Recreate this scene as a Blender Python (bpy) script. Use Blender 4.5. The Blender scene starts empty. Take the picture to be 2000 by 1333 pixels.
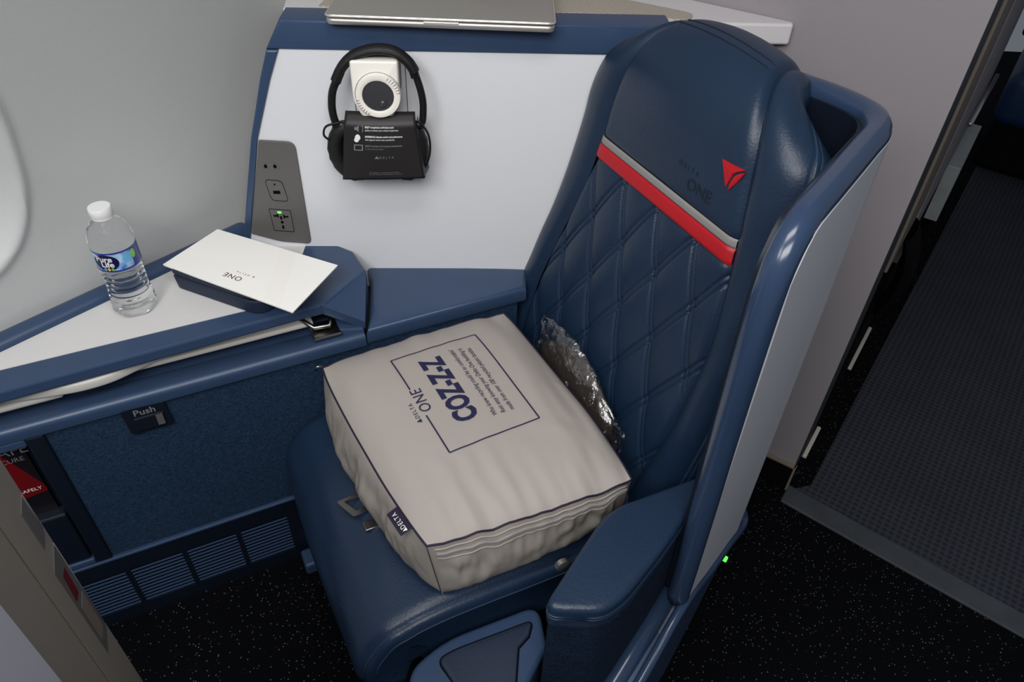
import bpy, bmesh, math, random
import numpy as np
from mathutils import Vector, Matrix, noise
random.seed(4)
scene = bpy.context.scene
COL = scene.collection
PI = math.pi

# ------------------------------------------------------------------ camera
F_PX, ROLL, PITCH, CAM_H = 1450.0, math.radians(2.462), math.radians(40.864), 1.507
cam_d = bpy.data.cameras.new('camera'); cam_d.sensor_width = 36.0
cam_d.lens = F_PX / 2000 * 36.0
cam_d.clip_start = 0.02
cam = bpy.data.objects.new('camera', cam_d); COL.objects.link(cam)
_f = Vector((0, math.cos(PITCH), -math.sin(PITCH))); _u = Vector((0, math.sin(PITCH), math.cos(PITCH))); _r = Vector((1, 0, 0))
_x = _r * math.cos(ROLL) + _u * math.sin(ROLL); _y = -_r * math.sin(ROLL) + _u * math.cos(ROLL)
m = Matrix((_x, _y, -_f)).transposed().to_4x4(); m.translation = (0, 0, CAM_H)
cam.matrix_world = m
scene.camera = cam

# ------------------------------------------------------------------ world, lights, exposure
w = bpy.data.worlds.new('cabin_air'); scene.world = w; w.use_nodes = True
w.node_tree.nodes['Background'].inputs[0].default_value = (0.80, 0.88, 1.0, 1)
w.node_tree.nodes['Background'].inputs[1].default_value = 0.15

def area(name, loc, target, sx, sy, power, col):
    d = bpy.data.lights.new(name, 'AREA'); d.shape = 'RECTANGLE'; d.size = sx; d.size_y = sy
    d.energy = power; d.color = col
    o = bpy.data.objects.new(name, d); COL.objects.link(o); o.location = loc
    o.rotation_euler = (Vector(target) - Vector(loc)).to_track_quat('-Z', 'Y').to_euler()
    return o
area('ceiling_light_panel', (-0.15, -0.75, 2.25), (-0.2, 1.1, 0.85), 1.4, 0.6, 30, (1.0, 0.975, 0.94))
area('overhead_light_panel', (-0.15, 0.35, 2.25), (-0.15, 0.55, 0.5), 0.9, 0.35, 10.5, (1.0, 0.97, 0.93))
area('sidewall_light_strip', (-0.62, 0.25, 2.0), (-0.5, 1.2, 0.75), 0.2, 1.0, 9, (0.95, 0.98, 1.0))

scene.view_settings.view_transform = 'Standard'
scene.view_settings.look = 'None'
scene.view_settings.gamma = 1.0
scene.view_settings.use_curve_mapping = False
scene.view_settings.exposure = 0.0

# ------------------------------------------------------------------ materials
def lin(c):
    c = c / 255.0
    return c / 12.92 if c <= 0.04045 else ((c + 0.055) / 1.055) ** 2.4
def rgb(r, g, b): return (lin(r), lin(g), lin(b), 1)
MATS = {}
def mat(name, col, rough=0.5, metal=0.0, bump=None, spec=0.5, var=None, coat=0.0, emit=None, trans=0.0, ior=1.45):
    """bump=(scale, strength, detail)   var=(scale, amount): slight colour mottling"""
    m = bpy.data.materials.new(name); m.use_nodes = True
    nt = m.node_tree; b = nt.nodes['Principled BSDF']
    b.inputs['Base Color'].default_value = col; b.inputs['Roughness'].default_value = rough
    b.inputs['Metallic'].default_value = metal; b.inputs['Specular IOR Level'].default_value = spec
    b.inputs['IOR'].default_value = ior
    if coat: b.inputs['Coat Weight'].default_value = coat; b.inputs['Coat Roughness'].default_value = 0.15
    if trans: b.inputs['Transmission Weight'].default_value = trans
    if emit: b.inputs['Emission Color'].default_value = emit[0]; b.inputs['Emission Strength'].default_value = emit[1]
    tc = nt.nodes.new('ShaderNodeTexCoord')
    if bump:
        n = nt.nodes.new('ShaderNodeTexNoise'); n.inputs['Scale'].default_value = bump[0]; n.inputs['Detail'].default_value = bump[2]
        bp = nt.nodes.new('ShaderNodeBump'); bp.inputs['Strength'].default_value = bump[1]; bp.inputs['Distance'].default_value = 0.002
        nt.links.new(tc.outputs['Object'], n.inputs['Vector']); nt.links.new(n.outputs['Fac'], bp.inputs['Height'])
        nt.links.new(bp.outputs['Normal'], b.inputs['Normal'])
    if var:
        n2 = nt.nodes.new('ShaderNodeTexNoise'); n2.inputs['Scale'].default_value = var[0]; n2.inputs['Detail'].default_value = 4
        mx = nt.nodes.new('ShaderNodeMix'); mx.data_type = 'RGBA'
        mx.inputs[6].default_value = tuple(c * (1 - var[1]) for c in col[:3]) + (1,)
        mx.inputs[7].default_value = tuple(min(1, c * (1 + var[1])) for c in col[:3]) + (1,)
        nt.links.new(tc.outputs['Object'], n2.inputs['Vector']); nt.links.new(n2.outputs['Fac'], mx.inputs[0])
        nt.links.new(mx.outputs[2], b.inputs['Base Color'])
    MATS[name] = m
    return m
mat('blue_plastic', rgb(52, 71, 101), 0.34, bump=(900, 0.06, 2), var=(30, 0.06))
mat('navy_plastic', rgb(10, 19, 34), 0.5, bump=(900, 0.08, 2))
mat('rim_blue', rgb(44, 61, 88), 0.22, coat=0.3)
mat('white_panel', rgb(222, 224, 229), 0.45, bump=(1200, 0.05, 2))
mat('shell_white', rgb(188, 191, 200), 0.45)
mat('wall_grey', rgb(196, 198, 198), 0.6, bump=(700, 0.15, 3), var=(500, 0.05))
mat('bulkhead', rgb(142, 137, 142), 0.6, bump=(700, 0.12, 3), var=(450, 0.05))
mat('ledge_white', rgb(205, 202, 206), 0.5)
mat('table_white', rgb(214, 213, 213), 0.35, var=(40, 0.02))
mat('grey_plate', rgb(98, 96, 95), 0.42, bump=(1100, 0.1, 2))
mat('leather', rgb(24, 43, 66), 0.38, bump=(260, 0.22, 6), var=(14, 0.08))
mat('leather_seat', rgb(28, 46, 70), 0.36, bump=(220, 0.28, 6), var=(9, 0.10))
mat('thread', rgb(16, 28, 44), 0.7)
mat('stitch', rgb(40, 60, 86), 0.6)
mat('red_leather', rgb(176, 16, 30), 0.45, bump=(300, 0.15, 4))
mat('grey_leather', rgb(134, 132, 130), 0.5, bump=(300, 0.15, 4))
mat('black', rgb(5, 5, 7), 0.8, spec=0.15)
mat('black_soft', rgb(20, 20, 22), 0.55, bump=(300, 0.3, 5))
mat('black_plastic', rgb(22, 22, 24), 0.38)
mat('black_paper', rgb(33, 31, 32), 0.5, bump=(200, 0.06, 3))
mat('print_white', rgb(235, 235, 235), 0.6)
mat('print_grey', rgb(120, 120, 122), 0.6)
mat('print_navy', rgb(26, 26, 66), 0.7)
mat('print_plum', rgb(92, 50, 62), 0.7)
mat('print_hair', rgb(240, 233, 231), 0.6)
mat('lamp_white', rgb(240, 236, 228), 0.35)
mat('lamp_lens', rgb(60, 60, 64), 0.18, coat=0.5)
mat('silver', rgb(196, 196, 196), 0.3, metal=0.9)
mat('steel', rgb(150, 148, 146), 0.28, metal=1.0)
mat('laptop_alu', rgb(190, 187, 182), 0.38, metal=0.75, bump=(1500, 0.05, 2))
mat('laptop_edge', rgb(226, 221, 216), 0.25, metal=0.55)
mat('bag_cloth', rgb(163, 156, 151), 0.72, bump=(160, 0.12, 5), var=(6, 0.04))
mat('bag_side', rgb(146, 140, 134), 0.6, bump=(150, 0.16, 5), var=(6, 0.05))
mat('piping', rgb(30, 22, 48), 0.6)
mat('card_white', rgb(252, 250, 246), 0.5)
mat('kit_navy', rgb(30, 42, 64), 0.6, bump=(500, 0.3, 4))
mat('cap_white', rgb(236, 236, 238), 0.35)
mat('beige_panel', rgb(146, 139, 129), 0.45, bump=(800, 0.1, 3))
mat('lilac_panel', rgb(205, 205, 218), 0.5)
mat('dark_trim', rgb(52, 56, 58), 0.5)
mat('tan_trim', rgb(124, 114, 104), 0.5)
mat('mat_edge', rgb(64, 68, 74), 0.5, bump=(60, 0.3, 5), var=(18, 0.3))
mat('pale_plate', rgb(158, 164, 164), 0.5, var=(25, 0.2))
mat('marker', rgb(200, 196, 184), 0.5)
mat('eco_leather', rgb(16, 40, 76), 0.5, bump=(200, 0.2, 5))
mat('led_green', rgb(90, 255, 70), 0.4, emit=(rgb(70, 255, 60), 3.0))
mat('tray_pale', rgb(205, 202, 196), 0.4)
mat('dark_contents', rgb(54, 47, 43), 0.6, bump=(120, 0.4, 5))
mat('label_dark', rgb(22, 20, 70), 0.3)
mat('label_edge', rgb(42, 52, 140), 0.3)
mat('label_green', rgb(126, 200, 60), 0.3)
mat('label_sky', rgb(110, 180, 230), 0.3)
mat('label_yellow', rgb(235, 210, 60), 0.3)
mat('card_red', rgb(104, 14, 20), 0.35)
mat('card_black', rgb(22, 20, 26), 0.35)
mat('shade_pink', rgb(214, 204, 200), 0.55)

def nodes_of(name, rough=0.6):
    m = bpy.data.materials.new(name); m.use_nodes = True; MATS[name] = m
    nt = m.node_tree; b = nt.nodes['Principled BSDF']; b.inputs['Roughness'].default_value = rough
    tc = nt.nodes.new('ShaderNodeTexCoord')
    return nt, b, tc
# speckled carpet
nt, b, tc = nodes_of('carpet', 0.95); b.inputs['Specular IOR Level'].default_value = 0.1
v = nt.nodes.new('ShaderNodeTexVoronoi'); v.inputs['Scale'].default_value = 150
nt.links.new(tc.outputs['Object'], v.inputs['Vector'])
th1 = nt.nodes.new('ShaderNodeMath'); th1.operation = 'LESS_THAN'; th1.inputs[1].default_value = 0.21
nt.links.new(v.outputs['Distance'], th1.inputs[0])
sep = nt.nodes.new('ShaderNodeSeparateColor'); nt.links.new(v.outputs['Color'], sep.inputs[0])
th2 = nt.nodes.new('ShaderNodeMath'); th2.operation = 'GREATER_THAN'; th2.inputs[1].default_value = 0.62
nt.links.new(sep.outputs[0], th2.inputs[0])
ml = nt.nodes.new('ShaderNodeMath'); ml.operation = 'MULTIPLY'
nt.links.new(th1.outputs[0], ml.inputs[0]); nt.links.new(th2.outputs[0], ml.inputs[1])
mx = nt.nodes.new('ShaderNodeMix'); mx.data_type = 'RGBA'
mx.inputs[6].default_value = rgb(5, 6, 10); mx.inputs[7].default_value = rgb(88, 94, 98)
nt.links.new(ml.outputs[0], mx.inputs[0]); nt.links.new(mx.outputs[2], b.inputs['Base Color'])
n = nt.nodes.new('ShaderNodeTexNoise'); n.inputs['Scale'].default_value = 500
bp = nt.nodes.new('ShaderNodeBump'); bp.inputs['Strength'].default_value = 0.6; bp.inputs['Distance'].default_value = 0.003
nt.links.new(tc.outputs['Object'], n.inputs['Vector']); nt.links.new(n.outputs['Fac'], bp.inputs['Height']); nt.links.new(bp.outputs['Normal'], b.inputs['Normal'])
# dotted rubber-backed runner
nt, b, tc = nodes_of('runner', 0.8); b.inputs['Specular IOR Level'].default_value = 0.25
mp = nt.nodes.new('ShaderNodeMapping'); mp.inputs['Rotation'].default_value = (0, 0, math.radians(35)); mp.inputs['Scale'].default_value = (62, 62, 62)
nt.links.new(tc.outputs['Object'], mp.inputs['Vector'])
v = nt.nodes.new('ShaderNodeTexVoronoi'); v.inputs['Scale'].default_value = 1.0; v.inputs['Randomness'].default_value = 0.0; v.voronoi_dimensions = '2D'
nt.links.new(mp.outputs[0], v.inputs['Vector'])
rp = nt.nodes.new('ShaderNodeValToRGB'); rp.color_ramp.elements[0].position = 0.30; rp.color_ramp.elements[1].position = 0.42
rp.color_ramp.elements[0].color = rgb(44, 48, 58); rp.color_ramp.elements[1].color = rgb(62, 66, 76)
nt.links.new(v.outputs['Distance'], rp.inputs[0])
n = nt.nodes.new('ShaderNodeTexNoise'); n.inputs['Scale'].default_value = 5; n.inputs['Detail'].default_value = 6
nt.links.new(tc.outputs['Object'], n.inputs['Vector'])
mx = nt.nodes.new('ShaderNodeMix'); mx.data_type = 'RGBA'; mx.blend_type = 'MULTIPLY'; mx.inputs[0].default_value = 0.5
nt.links.new(rp.outputs[0], mx.inputs[6]); nt.links.new(n.outputs['Fac'], mx.inputs[7]); nt.links.new(mx.outputs[2], b.inputs['Base Color'])
bp = nt.nodes.new('ShaderNodeBump'); bp.inputs['Strength'].default_value = 0.5; bp.inputs['Distance'].default_value = 0.002
nt.links.new(v.outputs['Distance'], bp.inputs['Height']); nt.links.new(bp.outputs['Normal'], b.inputs['Normal'])
# woven blue fabric
def weave(name, dark, light, scale, rot):
    nt, b, tc = nodes_of(name, 0.85); b.inputs['Specular IOR Level'].default_value = 0.15
    mp = nt.nodes.new('ShaderNodeMapping'); mp.inputs['Rotation'].default_value = (0, 0, rot)
    nt.links.new(tc.outputs['Object'], mp.inputs['Vector'])
    n1 = nt.nodes.new('ShaderNodeTexNoise'); n1.inputs['Scale'].default_value = 1.0; n1.inputs['Detail'].default_value = 2
    sc = nt.nodes.new('ShaderNodeVectorMath'); sc.operation = 'MULTIPLY'; sc.inputs[1].default_value = (scale * 0.18, scale * 0.18, scale)
    nt.links.new(mp.outputs[0], sc.inputs[0]); nt.links.new(sc.outputs[0], n1.inputs['Vector'])
    n2 = nt.nodes.new('ShaderNodeTexNoise'); n2.inputs['Scale'].default_value = 1.0; n2.inputs['Detail'].default_value = 2
    sc2 = nt.nodes.new('ShaderNodeVectorMath'); sc2.operation = 'MULTIPLY'; sc2.inputs[1].default_value = (scale, scale, scale * 0.3)
    nt.links.new(mp.outputs[0], sc2.inputs[0]); nt.links.new(sc2.outputs[0], n2.inputs['Vector'])
    ad = nt.nodes.new('ShaderNodeMath'); ad.operation = 'ADD'; nt.links.new(n1.outputs['Fac'], ad.inputs[0]); nt.links.new(n2.outputs['Fac'], ad.inputs[1])
    rp = nt.nodes.new('ShaderNodeValToRGB'); rp.color_ramp.elements[0].position = 0.35; rp.color_ramp.elements[1].position = 0.65
    hf = nt.nodes.new('ShaderNodeMath'); hf.operation = 'MULTIPLY'; hf.inputs[1].default_value = 0.5; nt.links.new(ad.outputs[0], hf.inputs[0])
    rp.color_ramp.elements[0].color = dark; rp.color_ramp.elements[1].color = light
    nt.links.new(hf.outputs[0], rp.inputs[0]); nt.links.new(rp.outputs[0], b.inputs['Base Color'])
    bp = nt.nodes.new('ShaderNodeBump'); bp.inputs['Strength'].default_value = 0.4; bp.inputs['Distance'].default_value = 0.0015
    nt.links.new(hf.outputs[0], bp.inputs['Height']); nt.links.new(bp.outputs['Normal'], b.inputs['Normal'])
weave('fabric', rgb(13, 29, 50), rgb(44, 68, 94), 700, 0)
weave('fabric_dark', rgb(9, 19, 34), rgb(24, 42, 64), 600, 0)
# wood-grain taupe inlay
nt, b, tc = nodes_of('taupe_inlay', 0.5)
wv = nt.nodes.new('ShaderNodeTexWave'); wv.inputs['Scale'].default_value = 60; wv.inputs['Distortion'].default_value = 3; wv.bands_direction = 'DIAGONAL'
nt.links.new(tc.outputs['Object'], wv.inputs['Vector'])
rp = nt.nodes.new('ShaderNodeValToRGB'); rp.color_ramp.elements[0].color = rgb(150, 142, 130); rp.color_ramp.elements[1].color = rgb(182, 175, 164)
nt.links.new(wv.outputs[0], rp.inputs[0]); nt.links.new(rp.outputs[0], b.inputs['Base Color'])
# bottle plastic with water, clear film
nt, b, tc = nodes_of('clear_bottle', 0.03); b.inputs['Transmission Weight'].default_value = 1.0; b.inputs['IOR'].default_value = 1.16
b.inputs['Base Color'].default_value = (0.97, 0.98, 0.99, 1)
n = nt.nodes.new('ShaderNodeTexNoise'); n.inputs['Scale'].default_value = 60; bp = nt.nodes.new('ShaderNodeBump'); bp.inputs['Strength'].default_value = 0.12; bp.inputs['Distance'].default_value = 0.002
nt.links.new(tc.outputs['Object'], n.inputs['Vector']); nt.links.new(n.outputs['Fac'], bp.inputs['Height']); nt.links.new(bp.outputs['Normal'], b.inputs['Normal'])
m = bpy.data.materials.new('clear_film'); m.use_nodes = True; MATS['clear_film'] = m; nt = m.node_tree
nt.nodes.remove(nt.nodes['Principled BSDF']); out = nt.nodes['Material Output']
tr = nt.nodes.new('ShaderNodeBsdfTransparent'); tr.inputs[0].default_value = (0.97, 0.97, 0.97, 1)
gl = nt.nodes.new('ShaderNodeBsdfGlossy'); gl.inputs['Roughness'].default_value = 0.12; gl.inputs[0].default_value = (0.95, 0.95, 0.95, 1)
ms = nt.nodes.new('ShaderNodeMixShader'); ms.inputs[0].default_value = 0.20
tc = nt.nodes.new('ShaderNodeTexCoord'); n = nt.nodes.new('ShaderNodeTexNoise'); n.inputs['Scale'].default_value = 70; n.inputs['Detail'].default_value = 5
bp = nt.nodes.new('ShaderNodeBump'); bp.inputs['Strength'].default_value = 0.9; bp.inputs['Distance'].default_value = 0.006
nt.links.new(tc.outputs['Object'], n.inputs['Vector']); nt.links.new(n.outputs['Fac'], bp.inputs['Height']); nt.links.new(bp.outputs['Normal'], gl.inputs['Normal'])
nt.links.new(tr.outputs[0], ms.inputs[1]); nt.links.new(gl.outputs[0], ms.inputs[2]); nt.links.new(ms.outputs[0], out.inputs[0])
# printed bottle label: blue water splash
nt, b, tc = nodes_of('label_blue', 0.3)
n = nt.nodes.new('ShaderNodeTexNoise'); n.inputs['Scale'].default_value = 55; n.inputs['Detail'].default_value = 6
nt.links.new(tc.outputs['Object'], n.inputs['Vector'])
rp = nt.nodes.new('ShaderNodeValToRGB'); rp.color_ramp.elements[0].position = 0.35; rp.color_ramp.elements[1].position = 0.65
rp.color_ramp.elements[0].color = rgb(40, 120, 200); rp.color_ramp.elements[1].color = rgb(190, 220, 240)
nt.links.new(n.outputs['Fac'], rp.inputs[0]); nt.links.new(rp.outputs[0], b.inputs['Base Color'])

# ------------------------------------------------------------------ mesh helpers (all coordinates are world metres)
def wloc(o):
    v = Vector(o.location)
    while o.parent: o = o.parent; v += Vector(o.location)
    return v
def mk(name, verts, faces, material, parent=None, smooth=False, fix=True, sharp=None):
    verts = [Vector(v) for v in verts]
    if parent is None:
        n = len(verts); loc = Vector((sum(v.x for v in verts) / n, sum(v.y for v in verts) / n, min(v.z for v in verts)))
        org = loc
    else:
        loc = Vector((0, 0, 0)); org = wloc(parent)
    me = bpy.data.meshes.new(name)
    bm = bmesh.new()
    bv = [bm.verts.new(v - org) for v in verts]
    for f in faces:
        try: bm.faces.new([bv[i] for i in f])
        except ValueError: pass
    if fix: bmesh.ops.recalc_face_normals(bm, faces=bm.faces)
    bm.to_mesh(me); bm.free()
    me.materials.append(MATS[material])
    if smooth:
        for p in me.polygons: p.use_smooth = True
        if sharp: me.set_sharp_from_angle(angle=math.radians(sharp))
    o = bpy.data.objects.new(name, me); COL.objects.link(o); o.location = loc
    if parent is not None: o.parent = parent
    return o
def tag(o, label=None, cat=None, group=None, kind=None):
    if label: o['label'] = label
    if cat: o['category'] = cat
    if group: o['group'] = group
    if kind: o['kind'] = kind
    return o
def thing(name, loc, label, cat, group=None):
    o = bpy.data.objects.new(name, None); COL.objects.link(o); o.location = loc; o.empty_display_size = 0.05
    return tag(o, label, cat, group)
def XYZ(a, b, c): return Vector((a, b, c))
def bm_out(bm, F):
    bm.verts.index_update()
    V = [F(*v.co) for v in bm.verts]; Fc = [[v.index for v in f.verts] for f in bm.faces]
    bm.free(); return V, Fc
def gbox(F, a0, a1, b0, b1, c0, c1, bev=0.0, seg=2):
    bm = bmesh.new(); bmesh.ops.create_cube(bm, size=1)
    for v in bm.verts:
        v.co = Vector((a0 if v.co.x < 0 else a1, b0 if v.co.y < 0 else b1, c0 if v.co.z < 0 else c1))
    if bev: bmesh.ops.bevel(bm, geom=bm.edges[:], offset=bev, segments=seg, profile=0.5, affect='EDGES')
    return bm_out(bm, F)
def gprism(F, poly, c0, c1, bev=0.0, seg=2, side='both', top=None):
    """poly in (a,b); top: optional other outline for c1"""
    bm = bmesh.new(); n = len(poly); tp = top or poly
    lo = [bm.verts.new((p[0], p[1], c0)) for p in poly]; hi = [bm.verts.new((p[0], p[1], c1)) for p in tp]
    bm.faces.new(lo); tf = bm.faces.new(hi)
    for i in range(n): bm.faces.new((lo[i], lo[(i + 1) % n], hi[(i + 1) % n], hi[i]))
    bmesh.ops.recalc_face_normals(bm, faces=bm.faces)
    if bev:
        ed = [e for e in bm.edges if (all(v in hi for v in e.verts) or (side == 'both' and all(v in lo for v in e.verts)))]
        bmesh.ops.bevel(bm, geom=ed, offset=bev, segments=seg, profile=0.5, affect='EDGES')
    return bm_out(bm, F)
def rpoly(poly, r, n=5):
    """round the corners of a polygon; r a number or one per corner"""
    out = []; k = len(poly)
    for i in range(k):
        p0, p, p1 = (Vector(poly[i - 1]), Vector(poly[i]), Vector(poly[(i + 1) % k]))
        rr = r[i] if isinstance(r, (list, tuple)) else r
        if rr <= 0: out.append((p.x, p.y)); continue
        d0 = (p0 - p); d1 = (p1 - p)
        q = min(rr, d0.length * 0.45, d1.length * 0.45)
        A = p + d0.normalized() * q; B = p + d1.normalized() * q
        for j in range(n + 1):
            t = j / n; c = A * (1 - t) ** 2 + p * 2 * t * (1 - t) + B * t * t
            out.append((c.x, c.y))
    return out
def spline(pts, n=8, closed=False):
    P = [Vector(p) for p in pts]; out = []; k = len(P)
    rng = range(k if closed else k - 1)
    for i in rng:
        if closed: a, b, c, d = P[i - 1], P[i], P[(i + 1) % k], P[(i + 2) % k]
        else: a, b, c, d = P[max(i - 1, 0)], P[i], P[i + 1], P[min(i + 2, k - 1)]
        for j in range(n):
            t = j / n
            out.append(0.5 * ((2 * b) + (c - a) * t + (2 * a - 5 * b + 4 * c - d) * t * t + (3 * b - a - 3 * c + d) * t ** 3))
    if not closed: out.append(P[-1])
    return out
def gtube(pts, r, ns=10, closed=False, flat=None):
    """round tube; flat=(axis_vector, scale) squeezes the section; r a number or a list"""
    P = [Vector(p) for p in pts]; n = len(P); V = []; Fc = []
    prev = None
    for i in range(n):
        t = (P[(i + 1) % n] - P[i - 1]) if closed else (P[min(i + 1, n - 1)] - P[max(i - 1, 0)])
        t.normalize()
        if prev is None:
            a = Vector((0, 0, 1)) if abs(t.z) < 0.9 else Vector((1, 0, 0)); u = t.cross(a).normalized()
        else:
            u = (prev - t * prev.dot(t)).normalized()
        prev = u; v = t.cross(u)
        rr = r[i] if isinstance(r, (list, tuple)) else r
        for j in range(ns):
            an = 2 * PI * j / ns; o = (u * math.cos(an) + v * math.sin(an)) * rr
            if flat: ax = Vector(flat[0]).normalized(); o = o - ax * o.dot(ax) * (1 - flat[1])
            V.append(P[i] + o)
    m = n if closed else n - 1
    for i in range(m):
        for j in range(ns):
            a = i * ns + j; b = i * ns + (j + 1) % ns; c = ((i + 1) % n) * ns + (j + 1) % ns; d = ((i + 1) % n) * ns + j
            Fc.append((a, b, c, d))
    if not closed:
        Fc.append(list(range(ns))); Fc.append(list(range((n - 1) * ns, n * ns)))
    return V, Fc
def ggrid(fn, nu, nv):
    V = [fn(i / (nu - 1), j / (nv - 1)) for i in range(nu) for j in range(nv)]
    Fc = [(i * nv + j, i * nv + j + 1, (i + 1) * nv + j + 1, (i + 1) * nv + j) for i in range(nu - 1) for j in range(nv - 1)]
    return V, Fc
def glathe(F, prof, ns=32, wob=None):
    V = []; Fc = []; n = len(prof)
    for i, (r, h) in enumerate(prof):
        for j in range(ns):
            an = 2 * PI * j / ns; k = wob(an, h) if wob else 1.0
            V.append(F(r * k * math.cos(an), r * k * math.sin(an), h))
    for i in range(n - 1):
        for j in range(ns):
            Fc.append((i * ns + j, i * ns + (j + 1) % ns, (i + 1) * ns + (j + 1) % ns, (i + 1) * ns + j))
    Fc.append(list(range(ns))); Fc.append(list(range((n - 1) * ns, n * ns)))
    return V, Fc
def text(name, body, size, F, material, parent, align='CENTER', bold=0.0, xs=1.0, shear=0.0, sp=1.0, maxlen=None):
    """flat lettering; F(x, y) maps lettering units to world"""
    c = bpy.data.curves.new('t', 'FONT'); c.body = body; c.size = size; c.align_x = align; c.align_y = 'CENTER'
    c.offset = bold; c.shear = shear; c.space_character = sp; c.resolution_u = 3
    o = bpy.data.objects.new('t', c); COL.objects.link(o)
    dg = bpy.context.evaluated_depsgraph_get(); dg.update()
    me = bpy.data.meshes.new_from_object(o.evaluated_get(dg))
    bpy.data.objects.remove(o); bpy.data.curves.remove(c)
    if maxlen:
        bm = bmesh.new(); bm.from_mesh(me); bmesh.ops.triangulate(bm, faces=bm.faces)
        for _ in range(4):
            e = [e for e in bm.edges if e.calc_length() > maxlen]
            if not e: break
            bmesh.ops.subdivide_edges(bm, edges=e, cuts=1); bmesh.ops.triangulate(bm, faces=bm.faces)
        bm.to_mesh(me); bm.free()
    V = [F(v.co.x * xs, v.co.y) for v in me.vertices]; Fc = [list(p.vertices) for p in me.polygons]
    bpy.data.meshes.remove(me)
    return mk(name, V, Fc, material, parent, fix=False)
def interp(x, xs, ys): return float(np.interp(x, xs, ys))

# frames: W = seat frame (s towards the backrest, l towards the aisle); P = divider panel; B = bulkhead
A27 = math.radians(27.5); ES = Vector((math.cos(A27), math.sin(A27), 0)); EL = Vector((math.sin(A27), -math.cos(A27), 0)); O0 = Vector((-0.46, 0.96, 0))
def W(s, l, z): return O0 + ES * s + EL * l + Vector((0, 0, z))
PD = Vector((1, 0.07, 0)).normalized(); PN = Vector((0.07, -1, 0)).normalized(); P0 = Vector((0, 1.274, 0))
def P(u, z, d): return P0 + PD * u + PN * d + Vector((0, 0, z))
BC = Vector((0.719, 1.219, 0)); BD = Vector((-0.839, 0.545, 0)).normalized(); BN = Vector((-0.545, -0.839, 0)).normalized(); BX = -BD
def Bk(t, z, d): return BC + BD * t + BN * d + Vector((0, 0, z))
def As(t, z, d): return BC - BN * t + BX * d + Vector((0, 0, z))        # wall along the aisle, behind the bulkhead corner

# ================================================================== setting
V, Fc = gbox(XYZ, -1.6, 3.6, -0.6, 4.6, -0.05, 0.0)
tag(mk('floor', V, Fc, 'carpet'), 'black carpet with fine white specks around the seat', 'floor', kind='structure')
# bulkhead
V, Fc = gbox(Bk, 0.0, 1.75, 0.0, 2.3, -0.04, 0.0)
wall_back = tag(mk('wall_back', V, Fc, 'bulkhead'), 'plain lilac grey bulkhead wall behind the seat', 'wall', kind='structure')
bb = tag(mk('baseboard_back', *gbox(Bk, -0.004, 1.2, 0.0, 0.080, 0.0, 0.012, 0.002), 'black'), 'black skirting strip with metal edge at the foot of the bulkhead', 'baseboard', kind='structure')
mk('metal_edge', *gbox(Bk, -0.004, 1.2, 0.080, 0.085, 0.0, 0.013), 'tan_trim', bb)
mk('metal_edge', *gbox(Bk, -0.006, -0.001, 0.0, 0.085, 0.0, 0.014), 'tan_trim', bb)
# wall along the aisle behind the bulkhead corner
wa = tag(mk('wall_aisle', *gbox(As, 0.02, 2.05, 0.0, 2.3, -0.06, -0.03), 'black'), 'layered side wall running along the aisle behind the bulkhead', 'wall', kind='structure')
mk('edge_panel', *gbox(As, 0.002, 0.19, 0.0, 2.3, -0.03, 0.001, 0.0005), 'dark_trim', wa)
mk('jamb_panel', *gbox(As, 0.30, 0.70, 0.50, 2.3, -0.05, 0.003, 0.002), 'tan_trim', wa)
mk('side_panel', *gbox(As, 0.71, 2.05, 0.30, 2.3, -0.05, 0.004, 0.002), 'bulkhead', wa)
mk('kick_panel', *gbox(As, 0.30, 1.5, 0.0, 0.28, -0.05, 0.002, 0.001), 'black', wa)
mk('worn_plate', *gbox(As, 1.50, 1.95, 0.07, 0.29, -0.02, 0.047, 0.003), 'pale_plate', wa)
mk('grab_rail', *gtube([As(1.3, 0.52, 0.015), As(1.9, 0.50, 0.02)], 0.008, 8), 'silver', wa, smooth=True)

# cabin side wall (curving in with height) with a window recess
S0 = Vector((-0.60, 1.31, 0)); SD = Vector((0.574, 0.819, 0)); SN = Vector((0.819, -0.574, 0))
WT, WZ, WA, WB = -0.515, 0.975, 0.165, 0.200
def lean(z): return 0.369 * max(0.0, z - 0.62) ** 2
def wdist(t, z): return (abs((t - WT) / WA) ** 2.6 + abs((z - WZ) / WB) ** 2.6) ** (1 / 2.6)
def recess(t, z):
    q = wdist(t, z)
    lip = 0.006 * math.exp(-((q - 1.05) / 0.05) ** 2)
    if q > 1.02: return lip
    return lip - 0.07 * (1 - max(0.0, (q - 0.62) / 0.40)) ** 0.9 if q > 0.62 else -0.07
ts = sorted(set([round(-1.5 + 0.05 * i, 4) for i in range(44)] + [round(-0.70 + 0.006 * i, 4) for i in range(80)]))
zs = sorted(set([round(0.0 + 0.1 * i, 4) for i in range(21)] + [round(0.70 + 0.006 * i, 4) for i in range(88)]))
V = []; Fc = []
for t in ts:
    for z in zs: V.append(S0 + SD * t + SN * (lean(z) + recess(t, z)) + Vector((0, 0, z)))
nz = len(zs)
for i in range(len(ts) - 1):
    for j in range(nz - 1):
        Fc.append((i * nz + j, (i + 1) * nz + j, (i + 1) * nz + j + 1, i * nz + j + 1))
tag(mk('wall_left', V, Fc, 'wall_grey', smooth=True, fix=False), 'speckled light grey cabin side wall curving inward above the console', 'wall', kind='structure')
win_poly = [(WT + 0.66 * WA * math.copysign(abs(math.cos(a)) ** (2 / 2.6), math.cos(a)), WZ + 0.66 * WB * math.copysign(abs(math.sin(a)) ** (2 / 2.6), math.sin(a))) for a in [2 * PI * k / 48 for k in range(48)]]
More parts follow.
